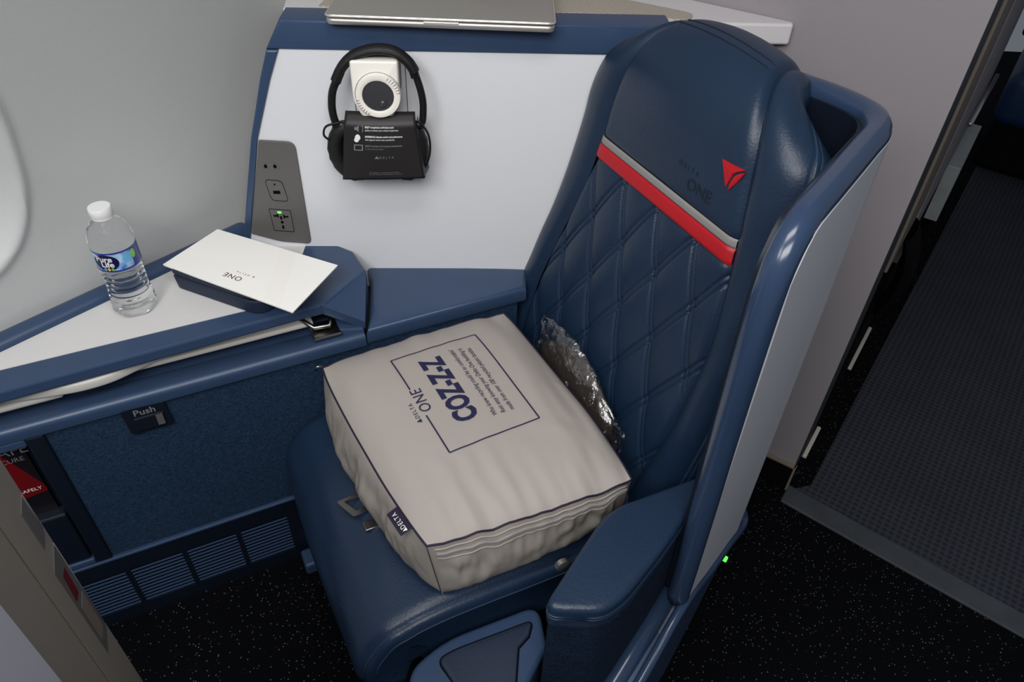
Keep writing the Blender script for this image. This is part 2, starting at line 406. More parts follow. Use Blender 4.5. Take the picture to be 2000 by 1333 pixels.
def Sw(t, z, d): return S0 + SD * t + SN * (lean(z) + d) + Vector((0, 0, z))
win = tag(mk('window_1', *gprism(Sw, win_poly, -0.069, -0.064), 'shade_pink'), 'closed pale shade in the rounded cabin window', 'window', kind='structure')
mk('window_frame', *gtube([Sw(t, z, -0.062) for t, z in win_poly], 0.005, 6, closed=True), 'lamp_white', win, smooth=True)

# corner ledge between divider and bulkhead
def poly3(F, pts): return [(p[0], p[1]) for p in pts]
ledge = tag(mk('trim_1', *gprism(XYZ, rpoly([(-0.42, 1.335), (0.30, 1.350), (0.470, 1.362), (0.473, 1.376), (-0.10, 1.748), (-0.50, 1.80)], [0, 0, .004, .004, 0, 0], 3), 1.055, 1.091, 0.004), 'ledge_white'),
            'pale grey triangular ledge between divider cap and bulkhead', 'ledge', kind='structure')
mk('inlay', *gprism(XYZ, rpoly([(-0.36, 1.345), (0.19, 1.372), (0.285, 1.352), (0.30, 1.392), (0.16, 1.47), (-0.34, 1.72)], [0, .05, .03, .03, .05, 0], 6), 1.091, 1.0935), 'taupe_inlay', ledge)

# runner mat in the aisle
MD = Vector((math.cos(math.radians(-37.5)), math.sin(math.radians(-37.5)), 0)); M0 = Vector((0.700, 1.160, 0)); MB = -BN
def M(a, b, z): return M0 + MD * a + MB * b + Vector((0, 0, z))
run = thing('aisle_runner', M(0.5, 0.5, 0), 'dark grey dotted carpet runner laid in the aisle beside the bulkhead', 'runner')
mk('carpet_sheet', *gprism(M, [(0.0, 0.055), (1.6, 0.055), (1.6, 3.4), (0.10, 3.4), (0.035, 0.1)], 0.0, 0.006, 0.002, side='top'), 'runner', run)
mk('edging', *gbox(M, -0.012, 1.6, 0.0, 0.062, 0.0, 0.0075, 0.003), 'mat_edge', run)

# ================================================================== side console
con = thing('side_console', W(-0.1, -0.1, 0), 'blue moulded side console with white tabletop and woven front beside the window', 'console')
TZ = 0.66
# blue table slab (z .636-.66) with stowed-tray slot under it
slab = [(-0.75, 0.0), (-0.75, -0.02), (-0.375, -0.165), (0.055, -0.352), (0.075, -0.335), (0.120, -0.270), (0.169, -0.246), (0.222, -0.216), (0.245, -0.180), (0.249, -0.106), (0.150, -0.036), (0.125, -0.036), (-0.37, -0.018)]
mk('table_surround', *gprism(W, slab, 0.636, TZ, 0.004, 2), 'blue_plastic', con)
fc_t = [W(0.140, -0.036, TZ - 0.0005), W(0.2495, -0.108, TZ - 0.0005), W(0.2115, -0.006, 0.619)]
fc_b = [W(0.140, -0.040, 0.637), W(0.2495, -0.110, 0.606), W(0.2115, -0.010, 0.600)]
mk('corner_facet', fc_t + fc_b, [(0, 1, 2), (3, 4, 5), (0, 1, 4, 3), (1, 2, 5, 4), (2, 0, 3, 5)], 'blue_plastic', con)
tt = mk('tabletop', *gprism(W, [(-0.50, -0.0725), (-0.375, -0.118), (0.048, -0.312), (0.070, -0.318), (0.118, -0.258), (0.168, -0.244), (0.145, -0.196), (0.095, -0.075), (0.08, -0.0715)], 0.655, 0.6612), 'table_white', con)
# raised rail along the wall
rl = [W(-0.75 + (0.060 + 0.75) * k / 30, 0.029 - 0.4565 * ((0.060 + 0.75) * k / 30), 0.660) for k in range(31)]
rl += [rl[-1] + (rl[-1] - rl[-2]).normalized() * d_ for d_ in (0.006, 0.011, 0.014)]
mk('wall_rail', *gtube(rl, [0.0215] * 31 + [0.0195, 0.014, 0.004], 16, flat=((0, 0, 1), 0.80)), 'blue_plastic', con, smooth=True)
# slot interior, sill, filler end block
mk('slot_back', *gbox(W, -0.75, 0.17, -0.12, -0.10, 0.56, 0.637), 'navy_plastic', con)
mk('slot_floor', *gbox(W, -0.75, 0.17, -0.11, -0.03, 0.555, 0.576), 'blue_plastic', con)
mk('sill', *gprism(lambda l, z, s: W(s, l, z), rpoly([(-0.060, 0.567), (0.004, 0.567), (0.004, 0.590), (-0.004, 0.597), (-0.036, 0.588), (-0.060, 0.580)], [0, .004, .006, .006, .003, .002], 3), -0.75, 0.2065), 'blue_plastic', con, smooth=True, sharp=40)
mk('end_block', *gprism(W, [(0.165, -0.020), (0.2065, -0.004), (0.221, -0.05), (0.245, -0.12), (0.165, -0.12)], 0.567, 0.605, 0.003), 'blue_plastic', con)
# stowed tray leaves
lv = mk('tray_leaf', *gprism(W, rpoly([(-0.75, -0.048), (-0.40, -0.048), (-0.345, -0.034), (-0.27, -0.0215), (-0.22, -0.024), (-0.165, -0.045), (-0.12, -0.056), (0.12, -0.058), (0.14, -0.095), (-0.75, -0.095)], [0, .02, .03, .03, .03, .03, .02, .01, .01, 0], 5), 0.613, 0.633, 0.005, 3), 'tray_pale', con, smooth=True, sharp=35)
mk('tray_leaf', *gbox(W, -0.75, -0.30, -0.095, -0.040, 0.598, 0.609, 0.004), 'tray_pale', con)
mk('tray_arm', *gbox(W, -0.20, 0.125, -0.095, -0.052, 0.603, 0.6125, 0.003), 'tray_pale', con)
lt = mk('tray_latch', *gbox(W, 0.115, 0.168, -0.060, -0.012, 0.597, 0.6035, 0.002), 'steel', con)
mk('latch_hook', *gtube([W(0.098, -0.060, 0.628), W(0.122, -0.035, 0.612), W(0.150, -0.030, 0.612), W(0.158, -0.045, 0.622)], 0.0045, 8), 'steel', lt, smooth=True)
# lower shelf piece next to the seat
mk('shelf_end', *gprism(W, [(0.2095, 0.003), (0.226, -0.035), (0.262, -0.14), (0.275, -0.212), (0.578, -0.058), (0.545, 0.003)], 0.567, 0.606, 0.010, 3), 'blue_plastic', con, smooth=True, sharp=40)
mk('body_core', *gprism(W, [(-0.75, -0.03), (0.53, -0.03), (0.53, -0.11), (0.26, -0.24), (0.05, -0.33), (-0.70, -0.06)], 0.0, 0.56), 'navy_plastic', con)
# woven front panel, pocket frame, vent
mk('front_panel', *gbox(W, -0.347, 0.53, -0.030, -0.003, 0.208, 0.568, 0.002), 'fabric', con)
fr = [(-0.78, .566), (-0.78, .212), (-0.342, .212), (-0.342, .566)]
def frame_part(name, parent, a0, a1, z0, z1, d0=-0.03, d1=0.004, mt='blue_plastic'): return mk(name, *gbox(W, a0, a1, d0, d1, z0, z1, 0.003), mt, parent)
frame_part('pocket_frame', con, -0.370, -0.342, 0.212, 0.569, mt='navy_plastic')
frame_part('pocket_frame', con, -0.78, -0.370, 0.552, 0.569)
frame_part('pocket_frame', con, -0.78, -0.370, 0.212, 0.226)
pk = mk('pocket_flap', *gbox(W, -0.78, -0.374, -0.028, 0.000, 0.226, 0.366, 0.004), 'navy_plastic', con)
mk('vent_rail', *gbox(W, -0.80, 0.07, -0.03, 0.005, 0.202, 0.209, 0.002), 'blue_plastic', con)
mk('vent_backing', *gbox(W, -0.80, 0.07, -0.03, -0.010, 0.0, 0.198), 'black', con)
mk('vent_top_band', *gbox(W, -0.80, 0.07, -0.012, 0.003, 0.158, 0.203), 'navy_plastic', con)
mk('vent_foot_band', *gbox(W, -0.80, 0.07, -0.012, 0.003, 0.0, 0.036), 'navy_plastic', con)
for k in range(6):
    a = -0.012 - 0.108 * k
    mk('vent_post', *gbox(W, a if k else a - 0.002, a + (0.010 if k else 0.08), -0.012, 0.003, 0.036, 0.158), 'navy_plastic', con)
slat_me = None
for k in range(6):
    a1 = -0.012 - 0.108 * k; a0 = a1 - 0.098
    for j in range(11):
        z = 0.0425 + j * 0.0107
        if slat_me is None:
            o = mk('vent_slat', *gbox(W, a0, a1, -0.0005, 0.0032, z - 0.0010, z + 0.0010), 'blue_plastic', con); slat_me = o; b0 = (a0, z)
        else:
            o = bpy.data.objects.new('vent_slat', slat_me.data); COL.objects.link(o); o.parent = con
            o.location = ES * (a0 - b0[0]) + Vector((0, 0, z - b0[1]))
# push latch
pl = mk('push_latch', *gprism(lambda s, z, l: W(s, l, z), rpoly([(-0.222, 0.512), (-0.152, 0.512), (-0.156, 0.570), (-0.226, 0.576)], 0.006, 3), -0.004, 0.004, 0.0015), 'navy_plastic', con)
mk('slider', *gbox(W, -0.211, -0.162, 0.002, 0.0065, 0.518, 0.549, 0.002), 'navy_plastic', pl)
for j in range(6): mk('grip_rib', *gbox(W, -0.176, -0.165, 0.006, 0.0078, 0.523 + j * 0.0042, 0.5253 + j * 0.0042), 'grey_plate', pl)
text('lettering', 'Push', 0.019, lambda x, y: W(-0.190 + x, 0.0048, 0.560 + y), 'print_grey', pl, bold=0.0003)

# ================================================================== divider panel with cap and socket plate
div = thing('divider_panel', P(-0.1, 0, 0), 'white upright divider panel with blue cap and blue edge behind the console', 'divider')
def eL(z): return interp(z, [.55, .69, .892, 1.0, 1.052], [-.565, -.526, -.475, -.434, -.411])
pts = [(eL(z), z) for z in [.56, .62, .69, .75, .82, .892, .95, 1.0, 1.052]]
mk('panel_face', *gprism(P, pts + [(0.165, 1.052), (0.130, 0.93), (0.085, 0.76), (0.050, 0.60), (0.045, 0.56)], -0.03, 0.0), 'white_panel', div)
def eO(z): return eL(z) - interp(z, [.56, .69, .9, 1.052], [.016, .014, .012, .020])
mk('edge_strip', *gprism(P, pts + [(eO(z), z) for z in [1.052, 1.0, .95, .892, .82, .75, .69, .62, .56]], -0.05, 0.006, 0.003), 'blue_plastic', div)
cap_poly = [(-0.432, 1.052), (0.245, 1.052), (0.245, 1.1015), (-0.402, 1.1015)]
capo = mk('cap', *gprism(P, cap_poly, -0.062, 0.004, 0.005, 3), 'blue_plastic', div, smooth=True, sharp=35)
for u in (-0.294, -0.203): mk('hatch_seam', *gbox(P, u - 0.0006, u + 0.0006, 0.90, 1.052, -0.001, 0.0006), 'dark_trim', div)
# socket plate
plate_poly = rpoly([(-0.474, 0.890), (-0.410, 0.887), (-0.411, 0.667), (-0.47, 0.672), (-0.525, 0.690), (-0.500, 0.79)], [.003, .016, .012, .01, .003, .02], 5)
sp = mk('socket_plate', *gprism(P, plate_poly, 0.0, 0.004, 0.0015), 'grey_plate', div)
def ring(poly, wd, F, z0, z1):
    c = Vector((sum(p[0] for p in poly) / len(poly), sum(p[1] for p in poly) / len(poly))); inn = []
    for p in poly:
        d = Vector(p) - c; inn.append(tuple(c + d * (1 - wd / max(d.length, 1e-6))))
    n = len(poly); V = []; Fc = []
    for zz in (z0, z1):
        V += [F(p[0], p[1], zz) for p in poly]; V += [F(p[0], p[1], zz) for p in inn]
    for i in range(n):
        j = (i + 1) % n
        Fc += [(i, j, n + j, n + i), (2 * n + i, 2 * n + j, 3 * n + j, 3 * n + i), (i, j, 2 * n + j, 2 * n + i), (n + i, n + j, 3 * n + j, 3 * n + i)]
    return V, Fc
jk = mk('audio_jack', *gprism(P, rpoly([(-0.478, 0.846), (-0.446, 0.845), (-0.446, 0.831), (-0.478, 0.832)], 0.007, 5), 0.004, 0.0048), 'grey_plate', sp)
for u in (-0.4705, -0.4535): mk('jack_hole', *gprism(P, [(u + 0.0032 * math.cos(a), 0.8385 + 0.0040 * math.sin(a)) for a in [2 * PI * k / 14 for k in range(14)]], 0.0048, 0.0052), 'black', jk)
us = rpoly([(-0.478, 0.812), (-0.446, 0.809), (-0.440, 0.764), (-0.472, 0.766)], 0.009, 6)
ub = mk('usb_socket', *gprism(P, us, 0.004, 0.0046), 'grey_plate', sp)
mk('seam', *ring(us, 0.0013, P, 0.0046, 0.0052), 'black_plastic', ub)
mk('port', *gbox(P, -0.466, -0.453, 0.781, 0.7875, 0.0046, 0.0052), 'black', ub)
mk('port', *gprism(P, [(-0.4605 + 0.0016 * math.cos(a), 0.801 + 0.002 * math.sin(a)) for a in [2 * PI * k / 10 for k in range(10)]], 0.0046, 0.0052), 'black', ub)
ac = rpoly([(-0.481, 0.749), (-0.440, 0.745), (-0.440, 0.696), (-0.479, 0.699)], 0.002, 2)
ao = mk('mains_socket', *gprism(P, ac, 0.004, 0.0046), 'grey_plate', sp)
mk('seam', *ring(ac, 0.0014, P, 0.0046, 0.0053), 'black_plastic', ao)
for a0, a1, z0, z1 in ((-0.4745, -0.4655, 0.731, 0.7345), (-0.4675, -0.465, 0.729, 0.7375), (-0.4555, -0.4465, 0.729, 0.7325), (-0.4560, -0.4535, 0.727, 0.7355), (-0.4625, -0.459, 0.7245, 0.732), (-0.4620, -0.4582, 0.7035, 0.711)):
    mk('socket_slot', *gbox(P, a0, a1, z0, z1, 0.0046, 0.0053), 'black', ao)
mk('socket_slot', *gprism(P, [(-0.4602 + 0.0027 * math.cos(a), 0.7185 + 0.0032 * math.sin(a)) for a in [2 * PI * k / 12 for k in range(12)]], 0.0046, 0.0053), 'black', ao)
mk('indicator_light', *gbox(P, -0.4655, -0.4585, 0.7385, 0.7425, 0.0044, 0.0056, 0.0005), 'led_green', ao)

# ================================================================== reading lamp on the divider
lamp = thing('reading_lamp', P(-0.247, 0.95, 0), 'white reading lamp with round dark lens mounted on the divider', 'lamp')
hp = rpoly([(-0.287, 1.058), (-0.209, 1.058), (-0.210, 0.990), (-0.222, 0.965), (-0.236, 0.953), (-0.262, 0.953), (-0.276, 0.965), (-0.287, 0.990)], [.005, .005, .02, .012, .012, .012, .012, .02], 4)
hb = [(-0.247 + (x + 0.247) * 0.93 + 0.002, z) for x, z in hp]
mk('bracket', *gprism(P, [(x, z) for x, z in hb], 0.0, 0.042, 0.003, side='top'), 'grey_plate', lamp, smooth=True, sharp=40)
mk('housing', *gprism(P, hp, 0.042, 0.064, 0.004, 3), 'lamp_white', lamp, smooth=True, sharp=35)
LC = (-0.244, 1.003)
def Lf(x, y, h): return P(LC[0] + x, LC[1] + y, 0.064 + h)
mk('ring', *glathe(Lf, [(0.0375, -0.001), (0.0375, 0.006), (0.036, 0.009), (0.030, 0.010), (0.0262, 0.008), (0.0258, 0.003)], 40), 'lamp_white', lamp, smooth=True, sharp=50)
mk('ring_edge', *ring([(0.0385 * math.cos(a), 0.0385 * math.sin(a)) for a in [2 * PI * k / 40 for k in range(40)]], 0.0013, Lf, 0.0, 0.003), 'silver', lamp)
mk('lens', *glathe(Lf, [(0.0262, 0.0), (0.0262, 0.006), (0.020, 0.0065), (0.0, 0.0065)], 36), 'lamp_lens', lamp, smooth=True, sharp=30)
mk('led', *glathe(lambda x, y, h: Lf(x + 0.007, y - 0.012, h), [(0.0058, 0.006), (0.0056, 0.0085), (0.0038, 0.0105), (0.0012, 0.0112)], 16), 'lamp_lens', lamp, smooth=True)
for base in (35, 215):
    for k in range(7):
        a = math.radians(base - 24 + 8 * k); c, s_ = math.cos(a), math.sin(a)
        mk('grip_tick', *gbox(lambda r, t, h: Lf(r * c - t * s_, r * s_ + t * c, h), 0.0315, 0.0370, -0.0004, 0.0004, 0.0085, 0.0102), 'silver', lamp)

# ================================================================== headphones hanging on the lamp
hd = thing('headphones', P(-0.25, 0.84, 0.04), 'black over-ear headphones hanging around the reading lamp', 'headphones')
band = spline([P(-0.314, 1.018, 0.048), P(-0.303, 1.040, 0.048), P(-0.285, 1.058, 0.048), P(-0.262, 1.0685, 0.048), P(-0.238, 1.072, 0.048), P(-0.214, 1.068, 0.048), P(-0.194, 1.053, 0.048), P(-0.183, 1.036, 0.048)], 6)
mk('headband', *gtube(band, 0.0085, 10, flat=(PN, 1.5)), 'black_soft', hd, smooth=True)
mk('band_stitching', *gtube([p + PN * 0.0125 for p in band], 0.0010, 5), 'black_plastic', hd, smooth=True)
armL = spline([P(-0.313, 1.020, 0.05), P(-0.322, 1.000, 0.05), P(-0.326, 0.975, 0.05), P(-0.325, 0.955, 0.05), P(-0.322, 0.944, 0.05)], 5)
armR = spline([P(-0.184, 1.038, 0.05), P(-0.176, 1.010, 0.05), P(-0.172, 0.985, 0.05), P(-0.173, 0.960, 0.05), P(-0.175, 0.948, 0.05)], 5)
mk('arm', *gtube(armL, 0.0068, 10, flat=(PN, 0.8)), 'black_plastic', hd, smooth=True)
mk('arm', *gtube(armR, 0.0062, 10, flat=(PN, 0.8)), 'black_plastic', hd, smooth=True)
mk('slider_block', *gtube([P(-0.306, 1.035, 0.05), P(-0.314, 1.020, 0.05)], 0.0098, 6), 'black_plastic', hd)
mk('slider_block', *gtube([P(-0.187, 1.045, 0.05), P(-0.1825, 1.028, 0.05)], 0.0080, 6), 'black_plastic', hd)
mk('yoke', *gtube([P(-0.328, 0.945, 0.05), P(-0.300, 0.940, 0.052)], 0.007, 8), 'black_plastic', hd, smooth=True)
mk('yoke', *gtube([P(-0.190, 0.946, 0.052), P(-0.172, 0.944, 0.05)], 0.007, 8), 'black_plastic', hd, smooth=True)
def cup(u, z, ru, rz, tilt):
    pts = [P(u + ru * math.cos(a) * math.cos(tilt) - rz * math.sin(a) * math.sin(tilt), z + ru * math.cos(a) * math.sin(tilt) + rz * math.sin(a) * math.cos(tilt), 0.048) for a in [2 * PI * k / 36 for k in range(36)]]
    c = mk('ear_cushion', *gtube(pts, [0.0135 + 0.0007 * math.sin(9 * k) for k in range(36)], 10, closed=True), 'black_soft', hd, smooth=True)
    sh = [(u + (ru + .001) * math.cos(a) * math.cos(tilt) - rz * math.sin(a) * math.sin(tilt), z + ru * math.cos(a) * math.sin(tilt) + rz * math.sin(a) * math.cos(tilt)) for a in [2 * PI * k / 36 for k in range(36)]]
    mk('ear_cup', *gprism(P, sh, 0.012, 0.048, 0.012, 3), 'black_plastic', c, smooth=True, sharp=50)
cup(-0.300, 0.893, 0.030, 0.044, 0.10)
cup(-0.203, 0.894, 0.024, 0.044, -0.08)
mk('cable', *gtube(spline([P(-0.180, 0.955, 0.058), P(-0.165, 0.932, 0.06), P(-0.163, 0.90, 0.06), P(-0.172, 0.868, 0.055), P(-0.185, 0.850, 0.05)], 6), 0.0020, 6), 'black_plastic', hd, smooth=True)
mk('cable', *gtube(spline([P(-0.315, 0.951, 0.06), P(-0.338, 0.944, 0.06), P(-0.344, 0.928, 0.06), P(-0.335, 0.917, 0.058)], 6), 0.0020, 6), 'black_plastic', hd, smooth=True)
# paper sleeve
def slv(x, y, d): # x 0..1, y 0 (bottom)..1 (top); slightly tapered and bowed
    ul = -0.319 + 0.016 * y; ur = -0.174 - 0.012 * y
    return P(ul + (ur - ul) * x, 0.852 + 0.118 * y + 0.004 * (x - .5) * (1 - y), 0.072 + d + 0.006 * math.sin(PI * x) * (0.4 + 0.6 * math.sin(PI * min(1, y * 1.1))) - 0.030 * max(0, y - 0.86) ** 1.2 * 6)
V, Fc = ggrid(lambda a, b: slv(a, b, 0), 24, 24); n0 = len(V)
slo = tag(mk('paper_sleeve', V, Fc, 'black_paper', hd, smooth=True, fix=False), 'black printed paper sleeve around the ear cups')
mod = slo.modifiers.new('thick', 'SOLIDIFY'); mod.thickness = 0.0012; mod.offset = -1
V, Fc = ggrid(lambda a, b: slv(1.0 + 0.10 * a * (0.5 - 0.4 * b), 0.02 + 0.85 * b, -0.035 * a), 6, 10); so = mk('sleeve_side', V, Fc, 'black_paper', hd, smooth=True, fix=False)
V, Fc = ggrid(lambda a, b: slv(b, 0.0, -0.045 * a) - Vector((0, 0, 0.006 * math.sin(PI * min(1, a)) * (0.4 + b))), 6, 12); mk('sleeve_base', V, Fc, 'black_paper', hd, smooth=True, fix=False)
def sf(cx, cy): return lambda x, y: slv(cx + x / 0.135, cy + y / 0.118, 0.0020)
for cy, a, b_, mt in ((0.815, 'ENJOY exceptional, world-class sound', 'quality to enhance your onboard experience.', 'print_white'), (0.675, 'EXPERIENCE ultimate comfort and performance', 'with superior active noise cancellation.', 'print_white'), (0.535, 'ENJOY new films with the latest entertainment', 'in every class and cabin.', 'print_grey')):
    text('lettering', a, 0.0044, sf(0.29, cy + 0.022), mt, slo, align='LEFT', bold=0.00012, xs=0.78)
    text('lettering', b_, 0.0044, sf(0.29, cy - 0.022), mt, slo, align='LEFT', xs=0.78)
text('lettering', 'DELTA', 0.0065, sf(0.56, 0.375), 'print_grey', slo, sp=1.5)
mk('printed_mark', [sf(0.435, 0.375)(*q) for q in ((-0.004, -0.002), (0.004, -0.002), (0, 0.0035))], [(0, 1, 2)], 'print_grey', slo, fix=False)
text('lettering', 'This headset is the property of the airline.', 0.0038, sf(0.33, 0.125), 'print_grey', slo, align='LEFT', xs=0.78)
text('lettering', 'Do not remove it from the cabin. Thank you.', 0.0038, sf(0.33, 0.095), 'print_grey', slo, align='LEFT', xs=0.78)
q = sf(0.19, 0.815); mk('printed_mark', [q(-.006, -.0025), q(-.002, -.0025), q(.002, -.006), q(.002, .006), q(-.002, .0025), q(-.006, .0025)], [(0, 1, 2, 3, 4, 5)], 'print_grey', slo, fix=False)
q = sf(0.215, 0.815); mk('printed_mark', [q(.002 + .004 * math.cos(a), .006 * math.sin(a)) for a in np.linspace(-1, 1, 6)] + [q(.0032 + .004 * math.cos(a), .0075 * math.sin(a)) for a in np.linspace(1, -1, 6)], [list(range(12))], 'print_grey', slo, fix=False)
q = sf(0.19, 0.67); mk('printed_mark', [q(.0052 * math.cos(a) - (.002 if math.sin(a) < -.3 else 0), .0072 * math.sin(a)) for a in [2 * PI * k / 14 for k in range(14)]], [list(range(14))], 'print_white', slo, fix=False)
q = sf(0.2, 0.53); mk('printed_mark', *[[q(-.008, -.0055), q(.008, -.0055), q(.008, .0055), q(-.008, .0055), q(-.006, -.0038), q(.006, -.0038), q(.006, .0038), q(-.006, .0038)], [(0, 1, 5, 4), (1, 2, 6, 5), (2, 3, 7, 6), (3, 0, 4, 7)]], 'print_grey', slo, fix=False)

# ================================================================== laptop on the cap
la = math.radians(1.0); LX = Vector((math.cos(la), math.sin(la), 0)); LY = Vector((-math.sin(la), math.cos(la), 0)); L0 = Vector((-0.1365, 1.226, 1.1020))
def Lp(x, y, z): return L0 + LX * x + LY * y + Vector((0, 0, z))
lap = thing('laptop', Lp(0, 0.12, 0), 'closed silver aluminium laptop lying on the blue divider cap', 'laptop')
lp = rpoly([(-0.184, 0.0), (0.184, 0.0), (0.184, 0.255), (-0.184, 0.255)], 0.012, 6)
mk('base', *gprism(Lp, lp, 0.0, 0.0105, 0.004, 3), 'laptop_alu', lap, smooth=True, sharp=35)
lid = mk('lid', *gprism(Lp, lp, 0.0112, 0.0165, 0.0018, 2), 'laptop_alu', lap, smooth=True, sharp=35)
mk('edge_line', *gtube([Lp(x * 1.001, (y - 0.12) * 1.001 + 0.12, 0.0140) for x, y in lp], 0.0013, 6, closed=True), 'laptop_edge', lid, smooth=True)
mk('thumb_notch', *gbox(Lp, -0.027, 0.030, -0.0006, 0.003, 0.0062, 0.0108, 0.001), 'laptop_edge', lap)

# ================================================================== water bottle
BP = W(-0.159, -0.159, TZ + 0.0012)
ca, sa = math.cos(-0.55), math.sin(-0.55)
def Bo(x, y, h): return BP + Vector((x * ca - y * sa, x * sa + y * ca, h))
bot = thing('water_bottle', BP, 'clear plastic water bottle with white cap and blue label on the white tabletop', 'bottle')
prof = [(0.0, 0.004), (0.018, 0.003), (0.027, 0.0), (0.032, 0.002), (0.0355, 0.008), (0.0368, 0.014)]
for k in range(7):
    h = 0.019 + 0.0112 * k; wr_ = 0.0362 - 0.0034 * math.sin(PI * min(1, k / 7.5))
    prof += [(wr_ - 0.0022, h), (wr_ - 0.0002, h + 0.003), (wr_ + 0.0006, h + 0.006), (wr_ - 0.0004, h + 0.009)]
prof += [(0.0346, 0.0985), (0.0348, 0.138), (0.0360, 0.1425), (0.0357, 0.150), (0.0335, 0.160), (0.0295, 0.1695), (0.0235, 0.1775), (0.0170, 0.183), (0.0152, 0.190)]
mk('body', *glathe(Bo, prof, 48, wob=lambda a, h: 1 + (0.035 * math.cos(6 * a) if h < 0.012 else 0) + (0.010 * math.sin(3 * a + h * 160) if h < 0.088 else 0)), 'clear_bottle', bot, smooth=True)
cp = mk('cap', *glathe(Bo, [(0.0168, 0.187), (0.0172, 0.1885), (0.0168, 0.190), (0.0180, 0.192), (0.0180, 0.204), (0.0170, 0.206), (0.0, 0.2062)], 40, wob=lambda a, h: 1 + (0.012 * math.cos(20 * a) if .191 < h < .205 else 0)), 'cap_white', bot, smooth=True, sharp=50)
LA0, LAW = math.radians(-152), math.radians(196)
def lab(a, h, d=0.0): r = 0.0352 + d; return BP + Vector((r * math.cos(a), r * math.sin(a), h))
lo = mk('label', *ggrid(lambda a, h: lab(LA0 + LAW * a, 0.1015 + 0.0345 * h), 65, 4), 'label_blue', bot, smooth=True, fix=False)
for h0, h1 in ((0.1005, 0.1035), (0.1345, 0.1375)):
    mk('label_border', *ggrid(lambda a, h: lab(LA0 + LAW * a, h0 + (h1 - h0) * h, 0.0003), 65, 2), 'label_edge', lo, smooth=True, fix=False)
CA = math.radians(-93)      # badge direction around the bottle
def lf(cx, cy, d): return lambda x, y: lab(CA + (cx + x) / 0.0355, 0.1190 + cy + y, d)
def disc(name, cx, cy, rx, ry, mt, d, n=28):
    f = lf(cx, cy, d); Vd = [f(0, 0)]; Fd = []
    for ringi in (0.5, 1.0):
        Vd += [f(rx * ringi * math.cos(2 * PI * k / n), ry * ringi * math.sin(2 * PI * k / n)) for k in range(n)]
    for k in range(n):
        j = (k + 1) % n; Fd += [(0, 1 + k, 1 + j), (1 + k, 1 + n + k, 1 + n + j, 1 + j)]
    return mk(name, Vd, Fd, mt, lo, fix=False)
disc('badge', 0, 0, 0.0215, 0.0158, 'label_dark', 0.0006)
text('lettering', 'Pure', 0.0145, lf(-0.0015, 0.0068, 0.0010), 'print_white', lo, bold=0.00035)
text('lettering', 'Life', 0.0145, lf(0.0025, -0.0035, 0.0010), 'print_white', lo, bold=0.00035)
for k, mt in enumerate(('label_sky', 'label_yellow', 'label_green')): 
    disc('printed_figure', -0.003 + 0.006 * k, -0.0105, 0.0014, 0.0014, mt, 0.0010, 8)
    f = lf(-0.003 + 0.006 * k, -0.0130, 0.0010); mk('printed_figure', [f(-.003, .0015), f(0, .0006), f(.003, .0015), f(.0012, -.002), f(-.0012, -.002)], [(0, 1, 2, 3, 4)], mt, lo, fix=False)
disc('printed_drop', 0.036, 0.003, 0.0085, 0.0085, 'label_sky', 0.0006)
disc('printed_leaf', 0.0475, 0.006, 0.0045, 0.0085, 'label_green', 0.0008)
mk('label_border', *ggrid(lambda a, h: lab(CA + 1.25 + 0.9 * a, 0.1035 + 0.031 * h, 0.0003), 14, 3), 'label_edge', lo, smooth=True, fix=False)

# ================================================================== amenity kit and menu card
KD = Vector((0.923, -0.385, 0)); KN = Vector((0.385, 0.923, 0)); K0 = Vector((-0.628, 1.086, TZ + 0.0012))
def K(a, b, z): return K0 + KD * a + KN * b + Vector((0, 0, z))
kit = thing('amenity_kit', K(0.1, 0.05, 0), 'navy zipped amenity pouch lying under the white menu card', 'pouch')
kp = rpoly([(0, 0), (0.205, 0), (0.205, 0.112), (0, 0.112)], [.012, .04, .03, .012], 6)
kin = [(0.1 + (x - 0.1) * 0.97, 0.055 + (y - 0.055) * 0.95) for x, y in kp]
mk('body', *gprism(K, kin, 0.0, 0.030, 0.004, 3, top=kp), 'kit_navy', kit, smooth=True, sharp=45)
mk('zip_band', *gprism(K, [(0.1 + (x - 0.1) * 0.975, 0.055 + (y - 0.055) * 0.96) for x, y in kp], 0.030, 0.034), 'black_soft', kit)
mk('lid', *gprism(K, kp, 0.034, 0.043, 0.004, 3), 'kit_navy', kit, smooth=True, sharp=45)
mA, mB, mC, mD_ = Vector((-0.583, 1.221, 0)), Vector((-0.326, 1.114, 0)), Vector((-0.373, 0.972, 0)), Vector((-0.642, 1.097, 0))
MZ = TZ + 0.0465
def Mc(x, y, z=0.0): # x along the long side from D to C, y from the front edge to the back
    return (mD_ * (1 - x) + mC * x) * (1 - y) + (mA * (1 - x) + mB * x) * y + Vector((0, 0, MZ + z + 0.003 * (x - .4)))
menu = thing('menu_card', Mc(.5, .5), 'folded white menu card with hairline stripes resting on the navy pouch', 'card')
mk('inner_leaf', *gbox(Mc, 0.003, 0.997, 0.004, 1, -0.0022, -0.0008), 'card_white', menu)
cov = mk('cover', *gbox(Mc, 0, 1, 0, 1, 0.0, 0.0012), 'card_white', menu)
